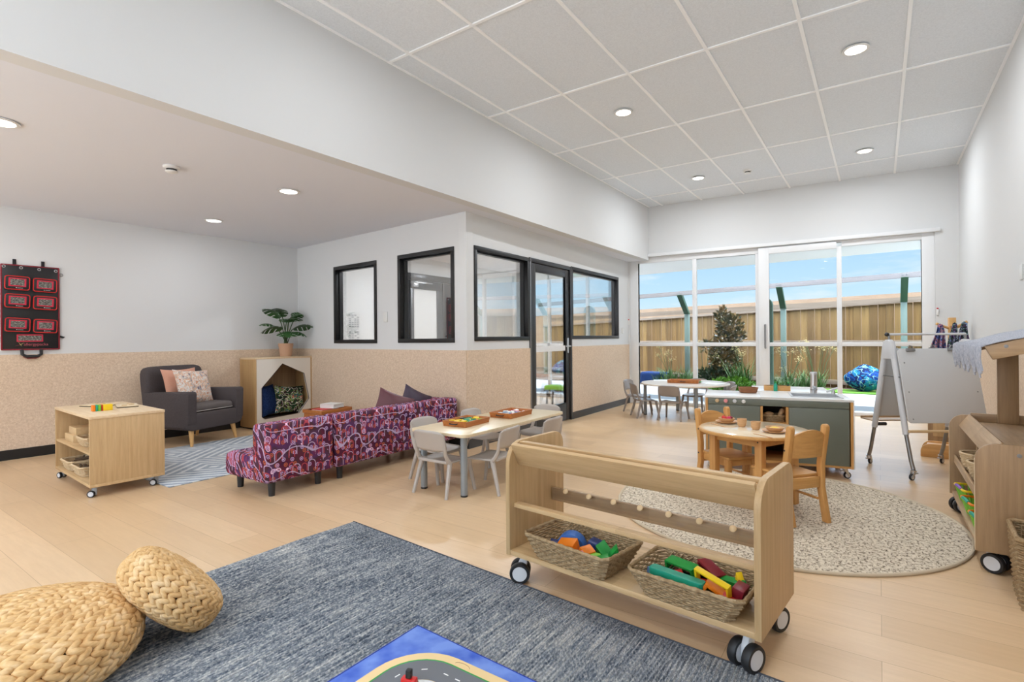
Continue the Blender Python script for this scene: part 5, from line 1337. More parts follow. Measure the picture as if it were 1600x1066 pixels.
blk(MB().box(-0.06, 0.06, -0.006, 0.006, 0, 0.02, 0.002), 'yellow', b2, (-0.02, -0.092, 0.055), (0, 4, -6), 'flat yellow stick block at the front ' + L2)
blk(MB().prism([(-0.07, 0), (0.07, 0), (0.06, 0.035), (-0.06, 0.02)], -0.015, 0.015, 'XZ', 0.002), 'green', b2, (0.12, 0.06, 0.06), (15, 0, -14), 'long green wedge block ' + L2)
blk(frame_block(0.09, 0.06, 0.05, 0.012), 'orange', b2, (0.08, -0.045, 0.028), (0, 30, 10), 'orange open block under the yellow frame ' + L2)
blk(MB().prism([(-0.02, 0), (0.04, 0), (0.0, 0.075)], -0.012, 0.012, 'XZ', 0.002), 'yellow', b2, (0.165, 0.06, 0.045), (5, 0, -40), 'upright yellow triangle block ' + L2)
blk(MB().box(-0.03, 0.03, -0.03, 0.03, 0, 0.04, 0.003), 'red', b2, (0.150, -0.055, 0.028), (0, 12, 8), 'red square block in the front right corner ' + L2)
blk(MB().box(-0.02, 0.02, -0.035, 0.035, 0, 0.07, 0.003), 'darkred', b2, (0.170, 0.0, 0.028), (0, 14, 0), 'dark red tall block at the right end ' + L2)
blk(MB().box(-0.03, 0.03, -0.03, 0.03, 0, 0.05, 0.003), 'red', b2, (0.03, 0.02, 0.012), (0, 0, 20), 'red cube block in the middle ' + L2)

# ------------------------------------------------------------------ round jute rug
t_ = thing('round_rug', 'round jute rug with pale bound edge under the small wooden table', 'rug', (-0.56, 3.70, 0))
MB().lathe([(0.955, 0.0), (0.96, 0.009), (0.001, 0.0095)], 96).build('rug_field', 'jute_rug', t_)
MB().tube([(0.963 * math.cos(R(4 * k)), 0.963 * math.sin(R(4 * k)), 0.0075) for k in range(90)], 0.009, 8, closed=True).build('edge_binding', 'rug_binding', t_)
wood('table_sheen', (240, 220, 190), (230, 206, 170), 'X', bands=False, rough=0.12)
mat('exit_green', (190, 226, 212), 0.3)
mat('sink_steel', (196, 198, 200), 0.4, metal=0.45)
RZ = 0.0097   # top of the round rug
# ------------------------------------------------------------------ small round wooden table
t_ = thing('wooden_table', 'small round wooden children table with painted-on top sheen on the round rug', 'table', (-0.69, 3.765, RZ), R(-25))
MB().lathe([(0.001, 0.458), (0.332, 0.458), (0.338, 0.464), (0.338, 0.474), (0.332, 0.480), (0.001, 0.480)], 64).build('tabletop', 'pine_x', t_)
MB().lathe([(0.001, 0.4805), (0.328, 0.4805), (0.326, 0.4815), (0.001, 0.4815)], 64).build('painted_sheen', 'table_sheen', t_)  # pale disc colour stands in for the window's reflection
for s_ in (-1, 1):
    MB().box(-0.15, 0.15, s_ * 0.165 - 0.009, s_ * 0.165 + 0.009, 0.40, 0.457, 0.002).build('apron', 'pine_x', t_)
    MB().box(s_ * 0.165 - 0.009, s_ * 0.165 + 0.009, -0.15, 0.15, 0.40, 0.457, 0.002).build('apron', 'pine_x', t_)
    for q in (-1, 1):
        o = MB().box(s_ * 0.17 - 0.024, s_ * 0.17 + 0.024, q * 0.17 - 0.024, q * 0.17 + 0.024, 0.0, 0.457, 0.004).build('leg', 'pine', t_)
        MB().cyl((s_ * 0.17, q * 0.17 - 0.0245 , 0.435), (s_ * 0.17, q * 0.17 - 0.0255, 0.435), 0.005, n=10).build('bolt', 'dark_plastic', o)

def wooden_chair(label, x, y, rz):
    t_ = thing('wooden_chair', label, 'chair', (x, y, RZ), rz, 'wooden chairs at the small round table')
    W, zs = 0.112, 0.28
    MB().prism([(-W - 0.01, -0.14), (W + 0.01, -0.14), (W + 0.012, 0.145), (-W - 0.012, 0.145)], zs - 0.016, zs, 'XY', 0.004).build('seat', 'pine_x', t_)
    for s_ in (-1, 1):
        # rear leg and back post in one curved plank
        pr = [(-0.205, 0), (-0.165, 0), (-0.128, 0.20), (-0.128, 0.34), (-0.158, 0.545)]
        pr += [(-0.178 + 0.020 * math.cos(R(a_)), 0.555 + 0.020 * math.sin(R(a_))) for a_ in (0, 40, 80, 120, 160)]
        pr += [(-0.198, 0.545), (-0.165, 0.34), (-0.165, 0.20)]
        o = MB().prism(pr, s_ * (W + 0.013) - 0.016, s_ * (W + 0.013) + 0.016, 'YZ', 0.005, smooth=True).build('rear_post', 'pine', t_)
        for zb in (0.43, 0.26): MB().cyl((s_ * (W + 0.029), -0.15, zb), (s_ * (W + 0.031), -0.15, zb), 0.0055, n=10).build('bolt', 'dark_plastic', o)
        MB().box(s_ * (W - 0.008) - 0.018, s_ * (W - 0.008) + 0.018, 0.095, 0.132, 0, zs - 0.0165, 0.003).build('front_leg', 'pine', t_)
        MB().box(s_ * (W - 0.004) - 0.008, s_ * (W - 0.004) + 0.008, -0.128, 0.094, 0.215, zs - 0.0165, 0.002).build('side_rail', 'pine', t_)
        MB().cyl((s_ * (W - 0.004), -0.14, 0.13), (s_ * (W - 0.004), 0.10, 0.13), 0.008, n=10).build('stretcher', 'pine', t_)
    bk = MB(); vs, fs = [], []; n = 12
    for side in (0, 1):
        for i in range(n + 1):
            u = -1 + 2 * i / n; zt = 0.515 + 0.035 * (1 - u * u); zb = 0.385 - 0.0 * u
            for z in (zb, zt):
                yy = -0.148 - 0.028 * (z - 0.34) / 0.2 - 0.018 * (1 - u * u) - (0.014 if side else 0)
                vs.append((u * (W - 0.003), yy, z))
    for side in (0, 1):
        o = side * 2 * (n + 1)
        for i in range(n): fs.append((o + 2 * i, o + 2 * i + 1, o + 2 * i + 3, o + 2 * i + 2))
    o = 2 * (n + 1)
    for i in range(n): fs.append((2 * i, 2 * i + 2, o + 2 * i + 2, o + 2 * i)); fs.append((2 * i + 1, 2 * i + 3, o + 2 * i + 3, o + 2 * i + 1))
    fs += [(0, 1, o + 1, o), (2 * n, 2 * n + 1, o + 2 * n + 1, o + 2 * n)]
    bk.add(vs, fs, 0, True).build('backrest', 'pine_x', t_)
    MB().box(-W + 0.01, W - 0.01, -0.16, -0.135, 0.20, zs - 0.0165, 0.003).build('rear_rail', 'pine_x', t_)
    MB().box(-W + 0.015, W - 0.015, 0.10, 0.115, 0.215, zs - 0.0165, 0.003).build('front_rail', 'pine_x', t_)
wooden_chair('wooden chair left of the small round table, facing right', -0.863, 3.872, R(-128))
wooden_chair('wooden chair right of the small round table, its curved back to the camera', -0.48, 3.582, R(51))

# dishes on the table
ZT = RZ + 0.482
def tp(px, py): # table-relative placement helper in metres from the table centre
    return (-0.66 + px, 3.68 + py)
def plate(lb, x, y):
    MBp = MB().lathe([(0.001, 0.002), (0.04, 0.0), (0.05, 0.001), (0.074, 0.012), (0.076, 0.015), (0.070, 0.014), (0.05, 0.006), (0.001, 0.006)], 36)
    tag(MBp.build('wooden_plate', 'dish_wood', None, (x, y, ZT)), lb, 'plate', 'wooden plates')
def bowl(lb, x, y):
    tag(MB().lathe([(0.001, 0.0), (0.030, 0.0), (0.046, 0.010), (0.055, 0.028), (0.052, 0.029), (0.044, 0.014), (0.028, 0.006), (0.001, 0.005)], 36).build('wooden_bowl', 'dish_wood', None, (x, y, ZT + 0.007)), lb, 'bowl', 'wooden bowls')
def cup(lb, x, y):
    tag(MB().lathe([(0.001, 0.0), (0.020, 0.0), (0.028, 0.012), (0.031, 0.052), (0.028, 0.052), (0.025, 0.014), (0.001, 0.008)], 28).build('wooden_cup', 'dish_wood', None, (x, y, ZT)), lb, 'cup', 'wooden cups')
plate('round wooden plate under the fruit bowl on the small wooden table', -0.885, 3.90)
bowl('wooden bowl holding red fruit on the small wooden table', -0.885, 3.90)
plate('round wooden plate on the camera side of the small wooden table', -0.545, 3.67)
bowl('wooden bowl of pale food on the camera-side plate of the small wooden table', -0.545, 3.67)
cup('wooden cup next to the red fruit bowl', -0.765, 3.80)
cup('wooden cup in the middle of the small wooden table', -0.665, 3.72)
for k, (x, y, a_) in enumerate(((-0.91, 3.76, -40), (-0.585, 3.50, -36))):
    M = MB().box(-0.075, 0.02, -0.004, 0.004, 0, 0.004, 0.001).prism([(0.02, -0.004), (0.06, -0.009), (0.075, 0), (0.06, 0.009), (0.02, 0.004)], 0, 0.004, 'XY', 0.001)
    tag(M.build('wooden_knife', 'dish_wood', None, (x, y, ZT), R(a_)), ('wooden knife beside the plate of red fruit', 'wooden knife beside the camera-side plate')[k], 'cutlery', 'wooden cutlery on the small table')
for k, (dx, dy, cn, r_) in enumerate(((-0.02, 0.01, 'red', 0.017), (0.016, -0.014, 'magenta', 0.016), (0.022, 0.02, 'darkred', 0.015), (-0.01, -0.022, 'red', 0.015))):
    f_ = thing('toy_fruit', '%s toy fruit in the wooden bowl on the small table' % {'red': ('bright red', 0, 0, 'second bright red')[k], 'magenta': 'pinkish red', 'darkred': 'dark red'}[cn], 'toy food', (-0.885 + dx, 3.90 + dy, ZT + 0.035), 0, 'toy fruit in the bowl')
    MB().ball((0, 0, 0), r_, r_, r_ * 0.9).build('flesh', 'paint_' + cn, f_); MB().cyl((0, 0, r_ * 0.8), (0.002, 0, r_ * 1.25), 0.002, n=6).build('stalk', 'stem_green', f_)
tag(MB().lathe([(0.001, 0), (0.03, 0.0), (0.033, 0.006), (0.02, 0.012), (0.001, 0.014)], 20).build('toy_egg_slice', 'paint_yellow', None, (-0.545, 3.67, ZT + 0.022)), 'yellow toy food slice in the camera-side wooden bowl', 'toy food')

# ------------------------------------------------------------------ play kitchen
KA, KB = Vector((-1.195, 4.53)), Vector((-0.165, 4.74)); KD = (KB - KA).normalized(); krz = math.atan2(KD.y, KD.x); KL = (KB - KA).length
def kitchen():
    t_ = thing('play_kitchen', 'grey-green children play kitchen with white worktop, knobs and sink on castors', 'kitchen unit', (KA.x, KA.y, 0), krz)
    D, z0, zt = 0.48, 0.085, 0.61
    MB().box(-0.008, 0.42, 0.0, D, zt - 0.018, zt, 0.002).box(0.42, 0.60, 0.0, D, zt - 0.018, zt, 0.0).box(0.60, 0.655, 0.0, D, zt - 0.018, zt, 0.0).box(0.655, KL - 0.055, 0.0, 0.12, zt - 0.018, zt).box(0.655, KL - 0.055, 0.40, D, zt - 0.018, zt).box(KL - 0.055, KL + 0.008, 0, D, zt - 0.018, zt, 0.002).build('worktop', 'worktop_white', t_)
    MB().box(-0.008, 0.0, -0.006, D, z0, zt - 0.019).build('side_panel', 'cream_panel', t_); MB().box(KL, KL + 0.008, -0.006, D, z0, zt - 0.019, 0.001).build('side_panel', 'worktop_white', t_)
    MB().box(0, 0.018, -0.002, D, z0, zt - 0.019).box(KL - 0.018, KL - 0.0005, -0.008, D, z0, zt - 0.019).build('carcass_side', 'pine', t_)
    MB().box(0.018, KL - 0.018, 0.0, D, z0, z0 + 0.018).build('bottom_panel', 'pine_x', t_)
    MB().box(0.018, KL - 0.018, D - 0.01, D, z0 + 0.018, zt - 0.019).build('back_panel', 'cream_panel', t_)
    ds = MB().box(0.020, KL - 0.026, -0.008, 0.010, 0.541, zt - 0.020, 0.001).build('control_panel', 'kitchen_green', t_)
    for k, u in enumerate((0.091, 0.157, 0.224, 0.291)):
        M = Matrix.Translation((u, -0.009, 0.571)) @ Matrix.Rotation(R(90), 4, 'X')
        kb = MB().lathe([(0.001, 0), (0.015, 0), (0.016, 0.004), (0.013, 0.013), (0.001, 0.014)], 20, M=M).build('control_knob', ['block_wood', 'paint_pink', 'easel_white', 'worktop_white'][k], ds)
    MB().box(0.020, 0.412, -0.008, 0.010, z0 + 0.019, 0.538, 0.001).build('door', 'kitchen_green', t_)
    MB().box(0.618, KL - 0.026, -0.008, 0.010, z0 + 0.019, 0.538, 0.001).build('door', 'kitchen_green', t_)
    MB().box(0.414, 0.432, -0.004, D - 0.02, z0 + 0.018, 0.538).box(0.598, 0.616, -0.004, D - 0.02, z0 + 0.018, 0.538).build('niche_side', 'pine', t_)
    MB().box(0.432, 0.598, 0.002, D - 0.02, 0.395, 0.411).build('niche_shelf', 'pine_x', t_); MB().box(0.432, 0.598, 0.002, D - 0.02, 0.262, 0.278).build('niche_shelf', 'pine_x', t_)
    MB().box(0.432, 0.598, D - 0.03, D - 0.012, z0 + 0.018, 0.538).build('niche_back', 'dark_inner', t_)
    # sink with rim, bowl, drain
    sk = MB(); sx0, sx1, sy0, sy1 = 0.655, KL - 0.055, 0.12, 0.40
    sk.box(sx0 - 0.012, sx0 + 0.006, sy0 - 0.012, sy1 + 0.012, zt, zt + 0.004, 0.001).box(sx1 - 0.006, sx1 + 0.012, sy0 - 0.012, sy1 + 0.012, zt, zt + 0.004, 0.001).box(sx0, sx1, sy0 - 0.012, sy0 + 0.006, zt, zt + 0.004, 0.001).box(sx0, sx1, sy1 - 0.006, sy1 + 0.012, zt, zt + 0.004, 0.001)
    sk.box(sx0 + 0.001, sx0 + 0.005, sy0, sy1, zt - 0.09, zt).box(sx1 - 0.005, sx1 - 0.001, sy0, sy1, zt - 0.09, zt).box(sx0, sx1, sy0 + 0.001, sy0 + 0.005, zt - 0.09, zt).box(sx0, sx1, sy1 - 0.005, sy1 - 0.001, zt - 0.09, zt).box(sx0, sx1, sy0, sy1, zt - 0.092, zt - 0.088)
    so = sk.build('sink', 'sink_steel', t_); MB().lathe([(0.001, 0), (0.025, 0), (0.026, -0.002)], 20, c=(0.81, 0.26, zt - 0.086)).build('drain', 'dark_plastic', so)
    for x, y, a_ in ((0.04, 0.05, 120), (KL - 0.05, 0.05, 20), (0.04, D - 0.05, 90), (KL - 0.05, D - 0.05, 60)): castor(t_, x, y, z0, 0.026, 0.02, R(a_), 'fork')
    return t_
kitchen()
def on_k(u, v): n_ = Vector((-KD.y, KD.x)); q = KA + KD * u + n_ * v; return q.x, q.y
# tap: cylinder body with lever, front of the second counter
p = on_k(0.84, 0.44)
t_ = thing('mixer_tap', 'chrome cylinder mixer tap standing behind the play sink', 'tap', (p[0], p[1], 0.6105), krz)
MB().cyl((0, 0, 0), (0, 0, 0.165), 0.026, n=28).build('tap_body', 'steel', t_)
MB().cyl((0, 0, 0.1655), (0, 0, 0.182), 0.027, n=28).build('tap_cap', 'easel_white', t_)
MB().tube([(0, -0.02, 0.055), (0, -0.06, 0.058), (0, -0.10, 0.048)], 0.012, 12).build('spout', 'steel', t_)
MB().cyl((0, 0, 0.03), (0, 0, 0.035), 0.0275, n=28).build('band', 'dark_plastic', t_)
p = on_k(0.985, 0.445)
t_ = thing('tap_handle', 'small white and chrome lever tap right of the big mixer tap', 'tap', (p[0], p[1], 0.6105), krz)
MB().cyl((0, 0, 0), (0, 0, 0.03), 0.014, 0.011, 16).build('tap_base', 'steel', t_)
MB().tube([(0.03, 0.0, 0.05), (0, 0, 0.04), (-0.05, -0.01, 0.018)], 0.009, 8).build('lever', 'easel_white', t_)
# dark wooden bowl basket on the worktop
p = on_k(0.33, 0.33)
t_ = thing('fruit_basket', 'brown oval wooden basket on the left part of the white worktop', 'basket', (p[0], p[1], 0.6105), krz)
MB().lathe([(0.001, 0.0), (0.062, 0.0), (0.070, 0.004), (0.080, 0.045), (0.077, 0.046), (0.066, 0.008), (0.001, 0.006)], 32, sy=0.72).build('basket_body', 'bowl_wood', t_)
MB().tube([(0.079 * math.cos(R(15 * k)), 0.057 * math.sin(R(15 * k)), 0.045 + (0.001 if k % 2 else -0.001)) for k in range(24)], 0.004, 6, closed=True).build('rim', 'bowl_wood', t_)
# basket with toy food in the niche
p = on_k(0.515, 0.11); woven_basket('niche_basket', 'small wicker basket of toy food in the kitchen niche', 0.15, 0.15, 0.045, (p[0], p[1], 0.4112), krz, 0.1, 'seagrass')
for k, (du, dv, rx_, nm) in enumerate(((-0.035, -0.02, 0.034, 'bread_roll'), (0.04, -0.01, 0.024, 'wooden_pestle'))):
    p = on_k(0.515 + du, 0.11 + dv)
    if nm == 'bread_roll': tag(MB().ball((0, 0, 0), 0.036, 0.024, 0.018).build('toy_bread', 'dish_wood', None, (p[0], p[1], 0.468), krz + 0.2), 'pale toy bread roll in the niche basket', 'toy food')
    else:
        b_ = MB(); b_.tube([(0, 0, -0.02), (0.006, 0, 0.01), (0.02, 0, 0.045)], 0.014, 10, taper=[1, 1.25, 1.3]); b_.ball((0.021, 0, 0.046), 0.019); tag(b_.build('toy_mushroom', 'dish_wood', None, (p[0], p[1], 0.450), krz), 'pale rounded wooden toy standing in the niche basket', 'toy food')
# second counter behind, with box and bottles
def on_k2(u, v): return on_k(u, 0.50 + v)
t_ = thing('play_counter', 'white-topped play counter standing behind the play kitchen', 'kitchen unit', (*on_k2(0.37, 0.0), 0), krz)
MB().box(0, 0.62, 0.005, 0.56, 0.592, 0.612, 0.003).build('worktop', 'worktop_white', t_)
MB().box(0.01, 0.61, 0.012, 0.55, 0.085, 0.5915, 0.002).build('cabinet_body', 'kitchen_green', t_)
for x, y in ((0.05, 0.05), (0.57, 0.05), (0.05, 0.5), (0.57, 0.5)): castor(t_, x, y, 0.0845, 0.026, 0.02, R(60), 'fork')
p = on_k2(0.57, 0.10)
t_ = thing('utensil_box', 'shallow pale wooden box holding bottles on the rear counter', 'box', (p[0], p[1], 0.6125), krz)
MB().box(-0.105, 0.105, -0.045, -0.037, 0, 0.045, 0.001).box(-0.105, 0.105, 0.037, 0.045, 0, 0.045, 0.001).box(-0.105, -0.097, -0.037, 0.037, 0, 0.045, 0.001).box(0.097, 0.105, -0.037, 0.037, 0, 0.045, 0.001).build('box_wall', 'pine_x', t_)
MB().box(-0.097, 0.097, -0.037, 0.037, 0.0, 0.005).build('box_floor', 'pine_x', t_)
def bottle(lb, x, y, z, h, r_, body, capm):
    t_ = thing('toy_bottle', lb, 'bottle', (x, y, z), 0, 'toy bottles on the rear counter')
    MB().lathe([(0.001, 0), (r_, 0), (r_, h * 0.6), (r_ * 0.5, h * 0.75), (r_ * 0.45, h * 0.86), (0.001, h * 0.86)], 18).build('bottle_body', body, t_); MB().cyl((0, 0, h * 0.862), (0, 0, h), r_ * 0.6, n=14).build('bottle_cap', capm, t_)
p = on_k2(0.555, 0.03); bottle('mint green toy bottle in front of the box on the rear counter', p[0], p[1], 0.6125, 0.085, 0.016, 'paint_teal', 'paint_green')
p = on_k2(0.66, 0.10); bottle('dark green toy bottle at the right in the box on the rear counter', p[0], p[1], 0.618, 0.07, 0.013, 'green_steel', 'paint_green')

# ------------------------------------------------------------------ double easel (local X along its width, +Y away from the camera)
def easel():
    o0 = Vector((0.064, 5.225)); w = Vector((0.504, 0.328)); Wd = w.length; rz = math.atan2(w.y, w.x)
    t_ = thing('double_easel', 'grey-white double-sided magnetic easel on an A-frame with chrome castors', 'easel', (o0.x, o0.y, 0), rz)
    H, S_ = 1.05, 0.275
    for x in (0.0, Wd):
        for s_ in (-1, 1):
            up = Vector((x, s_ * 0.03, H)); k1 = Vector((x, s_ * 0.185, 0.33)); k2 = Vector((x, s_ * 0.262, 0.075))
            o = MB().tube([up, k1], 0.021, 10).build('leg_tube', 'easel_white', t_)
            lo = MB().tube([k1.lerp(up, 0.05), k1 + (k2 - k1) * 0.75 + Vector((0, -s_ * 0.006, 0)), k2], 0.014, 10).build('leg_extension', 'brushed_steel', t_)
            castor(t_, x, s_ * 0.262, 0.076, 0.024, 0.018, R(200 if s_ < 0 else 30), 'fork')
        # hinge housing
        MB().prism([(-0.075, H - 0.14), (-0.055, H - 0.03), (-0.02, H + 0.015), (0.02, H + 0.015), (0.055, H - 0.03), (0.075, H - 0.14)], x - 0.02, x + 0.02, 'YZ', 0.006).build('hinge_cover', 'easel_white', t_)
        MB().cyl((x, 0, H + 0.01), (x, 0, H + 0.055), 0.009, n=10).build('bar_post', 'brushed_steel', t_)
        MB().cyl((x, -0.12, 0.77), (x, 0.12, 0.77), 0.005, n=8).build('cross_strut', 'brushed_steel', t_)
    b_ = MB().cyl((-0.01, 0, H + 0.057), (Wd, 0, H + 0.057), 0.010, n=12).build('top_bar', 'easel_white', t_); MB().ball((-0.015, 0, H + 0.057), 0.017, 0.017, 0.017).build('bar_knob', 'dark_plastic', b_)
    for s_ in (-1, 1):
        lean = math.atan2(0.155, 0.72)
        M = Matrix.Translation((Wd / 2, s_ * 0.145, 0.705)) @ Matrix.Rotation(-s_ * (-lean), 4, 'X')
        pb = MB().prism(rrect(Wd - 0.01, 0.58, 0.03, 5), -0.007, 0.007, 'XZ', 0.002, M=M); po = pb.build('whiteboard', 'white_board', t_)
        for q in (-0.26, 0.26):
            for zz in (-0.26, -0.05, 0.18): MB().ball((q, s_ * 0.008, zz), 0.006, 0.003, 0.006, 8, 5, M=M).build('screw', 'brushed_steel', po)
        for q in (-0.20, 0.12):
            c_ = MB().box(q - 0.035, q + 0.035, s_ * 0.008, s_ * 0.018, 0.27, 0.295, 0.002, M=M).tube([M @ Vector((q - 0.02, s_ * 0.015, 0.295)), M @ Vector((q - 0.01, s_ * 0.02, 0.315)), M @ Vector((q + 0.01, s_ * 0.02, 0.31)), M @ Vector((q + 0.012, s_ * 0.012, 0.29))], 0.005, 6)
            c_.build('paper_clip', 'brushed_steel', po)
    # trays on both sides
    MB().box(-0.01, Wd + 0.01, 0.20, 0.36, 0.375, 0.385, 0.003).box(-0.01, Wd + 0.01, 0.352, 0.36, 0.385, 0.40, 0.002).build('pen_tray', 'oak_brown_x', t_)
    MB().cyl((0.0, -0.215, 0.36), (Wd, -0.215, 0.36), 0.011, n=12).build('lower_dowel', 'block_wood', t_)
    for x in (0.02,): MB().cyl((x, 0.18, 0.355), (x + 0.07, 0.18, 0.355), 0.014, n=12).build('clamp_knob', 'dark_plastic', t_)
easel()

# ------------------------------------------------------------------ play stall at the right wall
def stall():
    x0, x1, y0, y1, z0, zt = 0.36, 0.80, 3.22, 4.32, 0.10, 0.60
    ox, oy = (x0 + x1) / 2, (y0 + y1) / 2; X, Y = (x1 - x0) / 2, (y1 - y0) / 2
    t_ = thing('play_stall', 'oak play stall with shelves, posts and sloping fringed canopy against the right wall', 'play stall', (ox, oy, 0))
    def end(a_, b_):
        pr = [(-X, z0), (X, z0), (X, zt + 0.0)]
        for k in range(9): an = R(90 + 90 * k / 8); pr.append((-X + 0.075 + 0.075 * math.cos(an), zt - 0.075 + 0.075 * math.sin(an)))
        o = MB().prism(pr, a_, b_, 'XZ', 0.0015).build('end_panel', 'oak_brown', t_)
        if a_ < 0:
            g_ = MB().lathe([(0.009, 0), (0.009, 0.003), (0.004, 0.0035)], 16, M=Matrix.Translation((-X + 0.15, a_, zt - 0.045)) @ Matrix.Rotation(R(90), 4, 'X')); g_.build('bolt_cover', 'brushed_steel', o)
        MB().prism([(-X - 0.0005, z0), (-X - 0.002, z0), (-X - 0.002, zt - 0.075), (-X - 0.0005, zt - 0.075)], a_, b_, 'XZ').build('edge_strip', 'edge_band', t_)
    end(-Y, -Y + 0.02); end(Y - 0.02, Y)
    i0, i1 = -Y + 0.02, Y - 0.02
    MB().box(-X + 0.01, X, i0, i1, z0 + 0.001, z0 + 0.02, 0.001).build('bottom_shelf', 'oak_brown_y', t_)
    MB().box(-X + 0.02, -X + 0.24, i0, i1, 0.30, 0.318, 0.001, M=Matrix.Translation((0, 0, 0.0))).build('middle_shelf', 'oak_brown_y', t_)
    MB().box(-X + 0.02, -X + 0.03, i0, i1, 0.318, 0.345, 0.001).build('shelf_lip', 'oak_brown_y', t_)
    MB().box(-X + 0.075, X, i0, i1, 0.545, 0.563, 0.001).build('counter_top', 'oak_brown_y', t_)
    MB().box(-0.008, 0.008, i0, i1, -0.045, 0.045, 0.001, M=Matrix.Translation((-X + 0.075, 0, 0.565)) @ Matrix.Rotation(R(35), 4, 'Y')).build('front_rail', 'oak_brown_y', t_)
    MB().box(-X + 0.10, X, i1 - 0.02, i1, 0.5635, 0.615, 0.001).build('rear_ledge', 'oak_brown_x', t_)
    MB().box(-X + 0.245, -X + 0.26, i0, i1, z0 + 0.021, 0.544).build('back_panel', 'oak_brown_y', t_)
    for x, y, a_ in ((-X + 0.06, -Y + 0.06, 330), (-X + 0.06, Y - 0.06, 200), (X - 0.06, -Y + 0.06, 0), (X - 0.06, Y - 0.06, 0)): castor(t_, x, y, z0 + 0.0005, 0.045, 0.032, R(a_))
    # posts and canopy
    for yy in (i1 - 0.042, -0.25): 
        pass
    MB().box(0.0, 0.095, i1 - 0.042, i1 - 0.021, 0.5635, 1.03, 0.002).build('post', 'oak_brown', t_)
    MB().box(0.0, 0.095, i0 + 0.02, i0 + 0.04, 0.5635, 1.03, 0.002, M=Matrix.Translation((0.12, 0, 0))).build('post', 'oak_brown', t_)
    s_ = math.tan(R(15)); xe, ze = -X + 0.04, 1.045
    for yy in (-Y + 0.04, Y - 0.045):
        pr = [(xe, ze), (X + 0.02, ze + s_ * (X + 0.02 - xe)), (X + 0.02, ze + s_ * (X + 0.02 - xe) - 0.072), (xe + 0.03, ze - 0.062)]
        o = MB().prism(pr, yy, yy + 0.02, 'XZ', 0.002).build('canopy_fascia', 'oak_brown_x', t_)
        MB().lathe([(0.008, 0), (0.008, 0.002), (0.003, 0.0025)], 14, M=Matrix.Translation((xe + 0.075, yy, ze + s_ * 0.075 - 0.02)) @ Matrix.Rotation(R(90), 4, 'X')).build('bolt_cover', 'brushed_steel', o)
    cl = MB(); n = 10; vs = []
    for i in range(n + 1):
        for j in range(13):
            x = xe + (X + 0.03 - xe) * i / n; y = -Y + 0.03 + (2 * Y - 0.06) * j / 12
            vs.append((x, y, ze + s_ * (x - xe) + 0.006 + 0.004 * math.sin(j * 1.3 + i)))
    cl.add(vs, [(i * 13 + j, i * 13 + j + 1, (i + 1) * 13 + j + 1, (i + 1) * 13 + j) for i in range(n) for j in range(12)], 0, True)
    co = cl.build('canopy_cloth', 'canopy_grey', t_); md = co.modifiers.new('Solidify', 'SOLIDIFY'); md.thickness = 0.004
    rnd = random.Random(9); fr_ = MB(); N = 62
    for k in range(N):
        y = -Y + 0.03 + (2 * Y - 0.06) * k / (N - 1); L_ = 0.115 + 0.025 * math.sin(k * 0.55) + rnd.uniform(-0.012, 0.012)
        sw = 0.012 * math.sin(k * 0.3); fr_.tube([(xe, y, ze + 0.006), (xe - 0.016, y - 0.004, ze - 0.004), (xe - 0.020, y - 0.014 + sw * 0.3, ze - L_ * 0.5), (xe - 0.012, y - 0.030 + sw, ze - L_)], 0.0062, 6, taper=[1, 1, 1, 0.7])
    fr_.build('canopy_fringe', 'canopy_grey', t_)
m = mat('canopy_grey', (176, 178, 186), 0.9, spec=0.1); t = NT(m); t.color(t.ramp(t.noise(t.co((300, 60, 60)), 1.0, 2, 0.6), [(0.35, (158, 162, 174)), (0.65, (196, 196, 202))]))
stall()
def round_basket(lb, x, y, z, r_, h, m_='pale_wicker', nm='round_basket', handle=False):
    t_ = thing(nm, lb, 'basket', (x, y, z), 0, 'round baskets in the play stall')
    b = MB(); rows = int(h / 0.008)
    for k in range(rows):
        zz = 0.004 + k * (h - 0.006) / rows; rr = r_ * (0.72 + 0.28 * (k / rows) ** 0.7)
        b.tube([((rr + (0.0022 if (q + k) % 2 else -0.0022)) * math.cos(R(15 * q)), (rr + (0.0022 if (q + k) % 2 else -0.0022)) * math.sin(R(15 * q)), zz) for q in range(24)], 0.0042, 5, closed=True)
    b.build('woven_wall', m_, t_)
    MB().tube([(r_ * math.cos(R(15 * q)), r_ * math.sin(R(15 * q)), h) for q in range(24)], 0.0065, 7, closed=True).build('rim', m_, t_)
    MB().lathe([(0.001, 0.002), (r_ * 0.72, 0.002), (r_ * 0.72, 0.006), (0.001, 0.006)], 20).build('floor', m_, t_)
    if handle: MB().tube([(0.0, r_ * math.cos(R(20 * q)) * 0.95, h + 0.6 * r_ * math.sin(R(20 * q))) for q in range(10)], 0.007, 7).build('handle', m_, t_)
round_basket('pale round wicker basket on the stall middle shelf, farther and handled', 0.465, 3.98, 0.3185, 0.085, 0.10, handle=True)
round_basket('pale round wicker basket on the stall middle shelf, nearer', 0.465, 3.74, 0.3185, 0.078, 0.095)
round_basket('pale round wicker basket on the stall middle shelf behind the near end panel', 0.475, 3.42, 0.3185, 0.07, 0.08)
